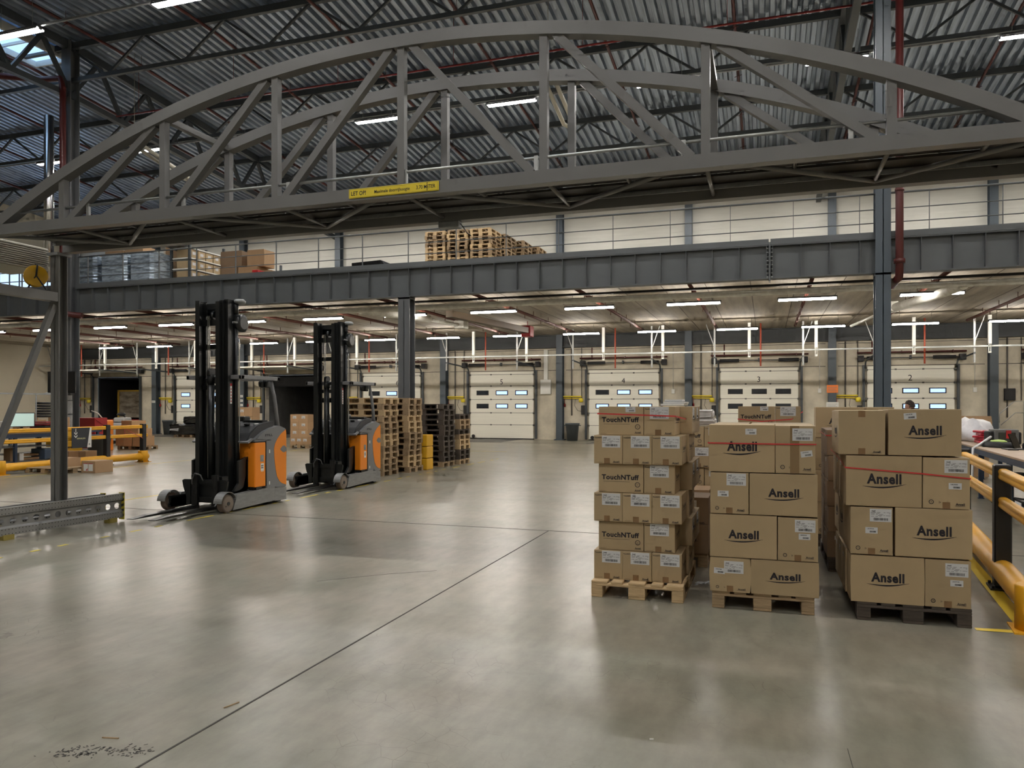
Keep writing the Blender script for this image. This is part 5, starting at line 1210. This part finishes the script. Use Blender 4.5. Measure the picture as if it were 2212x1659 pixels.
# orange and white notices on a wall column, small arrow signs
def wsign(x, z, w, h, m, label, y=WY - .4, txt=None, lines=3):
    b = M(); b.box(-w / 2, -.01, 0, w / 2, 0, h); o = tag(obj('wall_sign', b, m, None, (x, y, z)), label, 'sign')
    b = M()
    for q in range(lines): b.box(-w * .4, -.0115, h * (.2 + .22 * q), w * (.38 - .1 * (q % 2)), -.0105, h * (.25 + .22 * q))
    if lines: obj('sign_print', b, mat('grey print', (.25, .25, .25), .6), o)
    return o
wsign(2.75, 2.25, .46, .34, mat('orange notice', (.85, .22, .04), .5), 'orange notice on the wall column right of door 3')
wsign(2.75, 1.58, .5, .26, WHITE(), 'white notice on the wall column right of door 3')
for i, (x, z) in enumerate([(-34.26, 1.85), (-28.1, 2.15), (-28.1, 1.9), (-28.1, 1.65)]):
    o = wsign(x, z, .24, .13, WHITE(), 'small white arrow sign on the far left wall column' if i == 0 else 'small white arrow sign seen through the near truck cab, ' + ['', 'top', 'middle', 'bottom'][i], lines=0)
    b = M(); b.box(-.08, -.012, .055, .08, -.011, .07); b.poly([(-.09, -.012, .0625), (-.05, -.012, .09), (-.05, -.012, .035)]); obj('arrow', b, PRINT(), o)
b = M(); b.bbox(-.27, -.14, 0, .27, 0, .72, .015); b.box(-.1, -.1, .72, .1, 0, 2.2); tag(obj('switch_box', b, WHITE(), None, (-10.35, WY, 2.25)), 'white electrical box on the wall between doors 5 and 4', 'electrical box')
for i, x in enumerate((-4.15, 2.25, 8.3)):
    b = M(); b.bbox(-.07, -.06, 0, .07, 0, .2, .01); b.cyl((0, -.02, .2), (0, -.02, 2.2), .012, n=5); tag(obj('call_button', b, WHITE(), None, (x, WY - .01, 2.25)), 'small white switch on the dock wall, ' + ['above the gap between the left and middle stacks', 'left of the orange notice', 'at the far right beside the raised door'][i], 'switch')
b = M(); b.bbox(-.2, -.15, 0, .2, 0, .5, .02); tag(obj('charger_box', b, BLK(), None, (9.55, WY, 1.9)), 'black control box left of the raised door', 'electrical box')
b = M(); b.tube([(8.9, 35.4, 1.0), (8.9, 35.4, 1.35), (9.4, 35.4, 1.85), (9.75, 35.4, 1.85), (9.75, 35.4, 0)], .02, 6); b.tube([(8.95, 35.4, .9), (9.45, 35.4, 1.4), (9.75, 35.4, 1.4)], .016, 6); b.cyl((8.9, 35.4, 0), (8.9, 35.4, 1.0), .02)
tag(obj('stair_handrail', b, GALV()), 'bent steel stair handrail at the far right wall', 'handrail')

# ================================================================ RIGHT WORK AREA
t = table('work_table', (3.78, 11.3, 0), -.063, 9.0, .85, .93, 'long blue framed work table at the right', (.15, 2.3, 4.6, 6.9, 8.8), False, (.42, .30, .20))
TZ = .93
t = thing('screen_unit', 'grey terminal with a red sticker on the right work table', 'terminal', (4.28, 16.75, TZ), R(12))
b = M(); b.bbox(-.22, -.12, 0, .22, .12, .31, .02); obj('case', b, mat('grey case', (.16, .16, .155), .45), t)
b = M(); b.bbox(-.15, -.13, .07, .15, -.118, .25, .01); obj('front_glass', b, mat('dark glass', (.04, .045, .035), .2), t)
b = M(); b.box(-.02, -.134, .14, .07, -.131, .29); obj('red_sticker', b, mat('red sticker', (.6, .03, .03), .5), t)
b = M(); b.bbox(-.30, -.1, .02, -.22, .14, .28, .03); b.bbox(.22, -.1, .02, .28, .14, .26, .03); obj('side_cover', b, BLK(), t)
def soft(name, loc, sx, sy, sz, m, label, cat, seed, rz=0, amp=.1, fl=.3):
    b = M(); bmesh.ops.create_icosphere(b.bm, subdivisions=3, radius=1); r = random.Random(seed); ph = [r.uniform(0, 6) for _ in range(6)]
    for v in b.bm.verts:
        c = v.co; k = 1 + amp * math.sin(3 * c.x + ph[0]) * math.cos(4 * c.y + ph[1]) + amp * .7 * math.sin(7 * c.x + 5 * c.z + ph[2]) + amp * .5 * math.sin(11 * c.y + ph[3])
        v.co = Vector((c.x * sx * k, c.y * sy * k, max(c.z * k, -fl) * sz))
    return tag(obj(name, b, m, None, (loc[0], loc[1], loc[2] + fl * sz), rz, True), label, cat)
soft('jacket', (4.0, 16.0, TZ), .17, .45, .09, mat('black cloth', (.012, .012, .013), .7), 'black jacket lying on the right work table', 'jacket', 3, .3)
soft('reflective_band', (4.0, 15.95, TZ + .10), .05, .2, .03, mat('lime band', (.55, .75, .2), .5), 'lime band on the black jacket', 'band', 4, .5)
soft('plastic_bag_heap', (4.25, 19.0, TZ), .40, .8, .36, mat('white plastic', (.72, .70, .72), .4, var=.15, scale=6), 'heap of white plastic bags at the far end of the right work table', 'bags', 5, amp=.16)
for k in range(5):
    b = M(); b.bbox(-.24, -.2, 0, .24, .2, .05, .02, 2); tag(obj('red_bag', b, mat('crimson plastic', (.50, .015, .04), .3), None, (4.28 + .03 * (k % 2), 17.7, TZ + .001 + k * .052), .25 * (k % 3)), 'flat crimson bag in the pile on the work table, ' + ['bottom', 'second up', 'middle', 'fourth up', 'top'][k], 'bag', 'crimson bags on the work table')
t = thing('laptop', 'open black laptop at the right edge of the work table', 'laptop', (4.25, 15.3, TZ), R(60))
b = M(); b.bbox(-.18, -.13, 0, .18, .13, .018, .005, 1); obj('keyboard', b, BLK(), t)
b = M(); b.hexa([(-.18, .125, .02), (.18, .125, .02), (.18, .14, .02), (-.18, .14, .02), (-.18, .22, .27), (.18, .22, .27), (.18, .235, .27), (-.18, .235, .27)]); obj('lid', b, mat('dark screen', (.006, .006, .008), .12), t)
b = M(); b.bbox(-.08, -.2, 0, .08, .2, .02, .005); tag(obj('keyboard', b, BLK(), None, (3.98, 15.2, TZ)), 'black keyboard lying before the laptop', 'keyboard')
b = M(); b.bbox(-.17, -.12, .1, .17, -.1, .3, .01); b.bbox(-.08, -.15, 0, .08, .0, .02, .005); b.box(-.02, -.12, .0, .02, -.09, .15); tag(obj('small_monitor', b, BLK(), None, (4.35, 17.2, TZ), R(20)), 'small dark monitor behind the crimson bags', 'monitor')
b = M(); b.tube([(4.02, 16.55, TZ + .17), (3.72, 16.1, TZ + .035), (3.60, 16.0, TZ - .02), (3.59, 16.0, .35), (3.45, 15.9, .12), (3.2, 15.7, .03)], .022, 8); tag(obj('white_hose', b, mat('white hose', (.78, .78, .78), .4)), 'white hose hanging over the edge of the right work table', 'hose')
crate(4.6, 21.0, 1.02, .9, .5, .42, 'crumpled tan carton at the far end of the work table', 'cartons at the right', worn=.03, seed=8)
crate(4.6, 21.05, 0, .8, .6, 1.01, 'tall tan carton under the crumpled one', 'cartons at the right', worn=.01, seed=8)
crate(3.95, 18.9, 0, .5, .4, .7, 'brown carton standing under the far end of the work table', 'cartons at the right', m=CARD())
t = thing('office_chair', 'black wheeled office chair under the right work table', 'chair', (3.98, 15.1, 0))
b = M(); b.bbox(-.24, -.24, .46, .24, .24, .54, .04); obj('seat', b, BLK(), t)
b = M(); b.bbox(.2, -.2, .62, .27, .2, 1.05, .03); b.bar((.2, 0, .5), (.25, 0, .7), .06, .02); obj('backrest', b, BLK(), t)
b = M(); b.cyl((0, 0, .1), (0, 0, .46), .03)
for k in range(5): a = k * 2 * math.pi / 5; b.bar((0, 0, .12), (.3 * math.cos(a), .3 * math.sin(a), .07), .05, .03); b.cyl((.3 * math.cos(a) - .02, .3 * math.sin(a), .035), (.3 * math.cos(a) + .02, .3 * math.sin(a), .035), .035, n=10)
obj('star_base', b, BLK(), t)
t = thing('office_chair', 'black low stool seat seen left of the work table behind the right stack', 'chair', (3.0, 14.6, 0))
b = M(); b.lathe([(.02, .60), (.2, .6), (.23, .64), (.2, .68), (.02, .68)]); obj('seat', b, BLK(), t)
b = M(); b.cyl((0, 0, .05), (0, 0, .6), .025); b.lathe([(.25, 0), (.24, .03), (.03, .06)]); obj('base', b, BLK(), t)

# ================================================================ ON THE MEZZANINE
film = mat('blue grey shrink film', (.50, .60, .72), .12, .4, var=.7, scale=5, stretch=(.6, .6, 3), bump=1.)
for i, (x, w) in enumerate([(-24.6, .95), (-23.45, 1.15), (-22.1, 1.2), (-20.85, 1.05)]):
    t = thing('wrapped_load', 'blue grey shrink wrapped load on the mezzanine, ' + frm(i, 4), 'wrapped load', (x, 21.9, MEZ), 0, 'shrink wrapped loads on the mezzanine')
    b = M(); r = random.Random(i); n = 14; nl = 26
    rings = []
    for j in range(nl + 1):
        z = 1.36 * j / nl; ww = (w / 2) * (1 - (.03 if j % 2 else 0)) + r.uniform(-.01, .01); dd = .5 * (1 - (.03 if j % 2 else 0))
        rings.append([b.bm.verts.new((max(-1, min(1, 1.35 * math.cos(a))) * ww, max(-1, min(1, 1.35 * math.sin(a))) * dd, z + r.uniform(-.012, .012))) for a in [2 * math.pi * q / 20 for q in range(20)]])
    for j in range(nl):
        for q in range(20): b.face([rings[j][q], rings[j][(q + 1) % 20], rings[j + 1][(q + 1) % 20], rings[j + 1][q]])
    b.face(rings[-1]); obj('film', b, film, t)
for k in range(5):
    carton(-24.4 + k * .95, 23.1, MEZ + .003, .85, .6, 1.72 + .1 * (k % 3), 'tall brown carton behind the shrink wrapped loads, ' + frm(k, 5), 'tall cartons behind the wrapped loads', m=CARDL() if k != 3 else WHITE())
t = thing('pallet_rack', 'shelving rack full of small cartons running back along the mezzanine', 'rack', (-19.9, 22.3, MEZ))
b = M()
for y in (0, 1.8, 3.6, 5.4, 7.2):
    for x in (-.4, .4): b.box(x - .04, y - .04, 0, x + .04, y + .04, 1.9)
obj('upright', b, STEELD(), t)
for z in (.12, .5, .88, 1.26, 1.62):
    b = M(); b.box(-.42, 0, z - .04, .42, 7.2, z); obj('shelf', b, WHITE(), t)
cm = carton_mesh(.6, .36, .30, CARD()); n = 0
for s, z in enumerate((.12, .5, .88, 1.26)):
    for k in range(18):
        o = link('cardboard_box', cm, None, (-19.8, 22.52 + k * .4, MEZ + z)); tag(o, 'small tan carton on the mezzanine rack, %s shelf, %s from the near end' % (['lowest', 'second', 'third', 'top'][s], NUM[k]), 'box', 'cartons on the mezzanine rack')
        a = link('shipping_label', LM['big'][0], o, (.302, 0, .17), R(90))
t = thing('equipment_case', 'aluminium edged black case on top of the mezzanine rack', 'case', (-20.0, 22.25, MEZ + 1.62))
b = M(); b.bbox(-.35, -.3, 0, .35, .3, .4, .02); obj('case', b, BLK(), t)
b = M()
for x in (-.36, .32):
    for y in (-.31, .27): b.box(x, y, 0, x + .04, y + .04, .41)
obj('edge_trim', b, GALV(), t)
for i, (x, y, z, w, h, m) in enumerate([(-18.3, 23.2, 0, .7, .95, 0), (-17.5, 23.2, 0, .8, .9, 1), (-16.8, 23.3, 0, .5, .75, 1), (-18.2, 23.2, .952, .9, .55, 0), (-17.2, 23.25, .902, .7, .6, 1)]):
    carton(x, y, MEZ + z + .003, w, .6, h, 'brown carton in the pile on the mezzanine, ' + ['lower left', 'lower middle', 'lower right', 'upper left', 'upper right'][i], 'carton pile on the mezzanine', m=[CARDD(), CARDL()][m], worn=.02, seed=i)
b = M(); b.bbox(-.12, -.2, 0, .12, .2, .7, .02); tag(obj('red_container', b, mat('red container', (.45, .02, .02), .4), None, (-16.9, 22.7, MEZ)), 'red container before the carton pile on the mezzanine', 'container')
b = M(); b.hexa([(-1.1, -.45, 0), (.75, -.45, 0), (.75, .45, 0), (-1.1, .45, 0), (-1.1, -.45, .82), (.0, -.45, .86), (.0, .45, .86), (-1.1, .45, .8)])
tag(obj('wrapped_bundle', b, mat('black stretch film', (.012, .012, .013), .18), None, (-12.3, 23.5, MEZ + .003)), 'black wrapped wedge shaped bundle on the mezzanine', 'bundle')
for i, (x, y, w, h) in enumerate([(5.9, 25.8, .95, .55)]):
    t = pallet('m', x, y, 0, 'pallet lying on the mezzanine at right', z=MEZ + .003)
    carton(x, y, MEZ + .149, 1.1, .8, .95, 'brown carton on the mezzanine at far right', None, m=CARDD())
# ================================================================ PERSON behind the right stacks
def person(loc, rz):
    t = thing('person', 'dark haired person in dark clothes seen from the neck up behind the right stacks', 'person', loc, rz)
    SK = mat('skin', (.42, .22, .15), .55)
    # skeleton: (point, radius) facing +y locally
    P_ = [((0, 0, .96), .15), ((0, 0, 1.12), .135), ((0, .01, 1.30), .155), ((0, 0, 1.43), .115), ((0, .0, 1.50), .058), ((0, .02, 1.57), .062),          # 0..5
          ((.17, 0, 1.42), .062), ((.23, .02, 1.16), .047), ((.20, .20, 1.03), .038), ((.19, .26, 1.01), .03),    # 6..9 right arm
          ((-.17, 0, 1.42), .062), ((-.23, .02, 1.16), .047), ((-.20, .20, 1.03), .038), ((-.19, .26, 1.01), .03),  # 10..13
          ((.10, 0, .86), .10), ((.10, .01, .50), .065), ((.10, -.01, .10), .045), ((.10, .12, .045), .04),        # 14..17
          ((-.10, 0, .86), .10), ((-.10, .01, .50), .065), ((-.10, -.01, .10), .045), ((-.10, .12, .045), .04)]
    E_ = [(0, 1), (1, 2), (2, 3), (3, 4), (4, 5), (3, 6), (6, 7), (7, 8), (8, 9), (3, 10), (10, 11), (11, 12), (12, 13), (0, 14), (14, 15), (15, 16), (16, 17), (0, 18), (18, 19), (19, 20), (20, 21)]
    def skinned(name, pts, edges, m, parent, grow=0., root=0, sub=2):
        me = bpy.data.meshes.new(name); me.from_pydata([p for p, r in pts], edges, []); o = link(name, me, parent)
        md = o.modifiers.new('skin', 'SKIN')
        for i, (p, r) in enumerate(pts): me.skin_vertices[0].data[i].radius = (r + grow, r + grow)
        me.skin_vertices[0].data[root].use_root = True
        o.modifiers.new('sub', 'SUBSURF').levels = sub; o.modifiers['sub'].render_levels = sub
        me.materials.append(m)
        for p in me.polygons: p.use_smooth = True
        md.use_smooth_shade = True
        return o
    body = skinned('body', P_, E_, SK, t)
    sel = [0, 1, 2, 3, 6, 7, 8, 10, 11, 12]; ix = {v: i for i, v in enumerate(sel)}
    skinned('shirt', [P_[i] for i in sel], [(ix[a], ix[b_]) for a, b_ in E_ if a in ix and b_ in ix], mat('navy shirt', (.03, .04, .07), .8), t, .014)
    sel = [0, 14, 15, 16, 18, 19, 20]; ix2 = {v: i for i, v in enumerate(sel)}
    skinned('trousers', [P_[i] for i in sel], [(ix2[a], ix2[b_]) for a, b_ in E_ if a in ix2 and b_ in ix2], mat('dark trousers', (.02, .022, .03), .85), t, .016)
    for s in (-1, 1):
        skinned('shoe', [((s * .10, -.05, .05), .05), ((s * .10, .06, .045), .048), ((s * .10, .17, .04), .04)], [(0, 1), (1, 2)], BLK(), t)
        hp = [((s * .19, .27, 1.01), .028), ((s * .185, .33, 1.005), .034), ((s * .18, .36, 1.0), .030)]; he = [(0, 1), (1, 2)]
        for f, (dx, l) in enumerate(((-.028, .06), (-.009, .07), (.010, .066), (.028, .052))):
            i = len(hp); hp += [((s * .18 + dx, .375, 1.0), .0095), ((s * .18 + dx * 1.1, .375 + l * .55, .99), .009), ((s * .18 + dx * 1.1, .375 + l * .8, .968), .0075)]; he += [(2, i), (i, i + 1), (i + 1, i + 2)]
        i = len(hp); hp += [((s * .15, .34, 1.0), .011), ((s * .13, .375, .99), .0085)]; he += [(1, i), (i, i + 1)]
        skinned('hand', hp, he, SK, t, sub=1)
    # head with face; tilted to look down
    h = link('head', None, None)
    b = M(); bmesh.ops.create_icosphere(b.bm, subdivisions=4, radius=1)
    for v in b.bm.verts:
        c = v.co.copy(); x, y, z = c
        wx = .075 * (1 - .22 * max(0, -z) ** 1.3); wy = .093 * (1 - .10 * max(0, -z)); wz = .118
        q = Vector((x * wx, y * wy, z * wz))
        if y > 0 and z < -.3: q.y += .010 * math.exp(-(x / .5) ** 2) * math.exp(-((z + .85) / .25) ** 2) * 1.5
        if y < 0 and z < -.35: q.y += .03 * (-z - .35); q.x *= 1 - .25 * (-z - .35)
        if y > .6: q.y += .020 * math.exp(-(x / .13) ** 2 - ((z + .12) / .16) ** 2) + .006 * math.exp(-(x / .45) ** 2 - ((z - .20) / .09) ** 2) - .008 * math.exp(-((abs(x) - .36) / .16) ** 2 - ((z - .02) / .12) ** 2)
        if y > .6: q.y += .006 * math.exp(-(x / .3) ** 2 - ((z + .44) / .06) ** 2) - .004 * math.exp(-(x / .3) ** 2 - ((z + .50) / .03) ** 2) + .006 * math.exp(-(x / .26) ** 2 - ((z + .57) / .06) ** 2)
        v.co = q
    bpy.data.objects.remove(h)
    hd = obj('head', b, SK, t, (0, .03, 1.665), 0, True); hd.rotation_euler = (R(-14), 0, 0)
    for s in (-1, 1):
        b = M(); bmesh.ops.create_uvsphere(b.bm, u_segments=12, v_segments=8, radius=.0115); obj('eye', b, mat('eye white', (.6, .58, .55), .3), hd, (s * .028, .079, .004))
        b = M(); b.tube([(0, .012, .026), (0, -.012, .022), (0, -.018, 0), (0, -.008, -.022), (0, .008, -.026)], .0075, 8); obj('ear', b, SK, hd, (s * .074, -.004, -.005))
        b = M(); b.bbox(-.016, -.003, -.003, .016, .003, .003, .002, 1); obj('eyebrow', b, mat('dark brown hair', (.025, .014, .009), .7), hd, (s * .028, .09, .024))
    b = M(); b.bbox(-.022, -.003, -.0035, .022, .003, .0035, .002, 1); obj('mouth', b, mat('lips', (.35, .12, .10), .5), hd, (0, .089, -.058))
    b = M(); bmesh.ops.create_icosphere(b.bm, subdivisions=4, radius=1); r = random.Random(1)
    for v in b.bm.verts:
        x, y, z = v.co; k = 1.07 + .05 * math.sin(9 * x + 7 * z) * math.cos(8 * y) + r.uniform(0, .03)
        low = -.15 if y < .1 else .42 + .2 * y
        if z < low: k = .90
        v.co = Vector((x * .078 * k, y * .094 * k - .004, z * .122 * k + (.012 if z > .3 else 0)))
    obj('hair', b, mat('dark brown hair', (.025, .014, .009), .7), hd)
    return t
person((2.96, 18.3, 0), R(75))
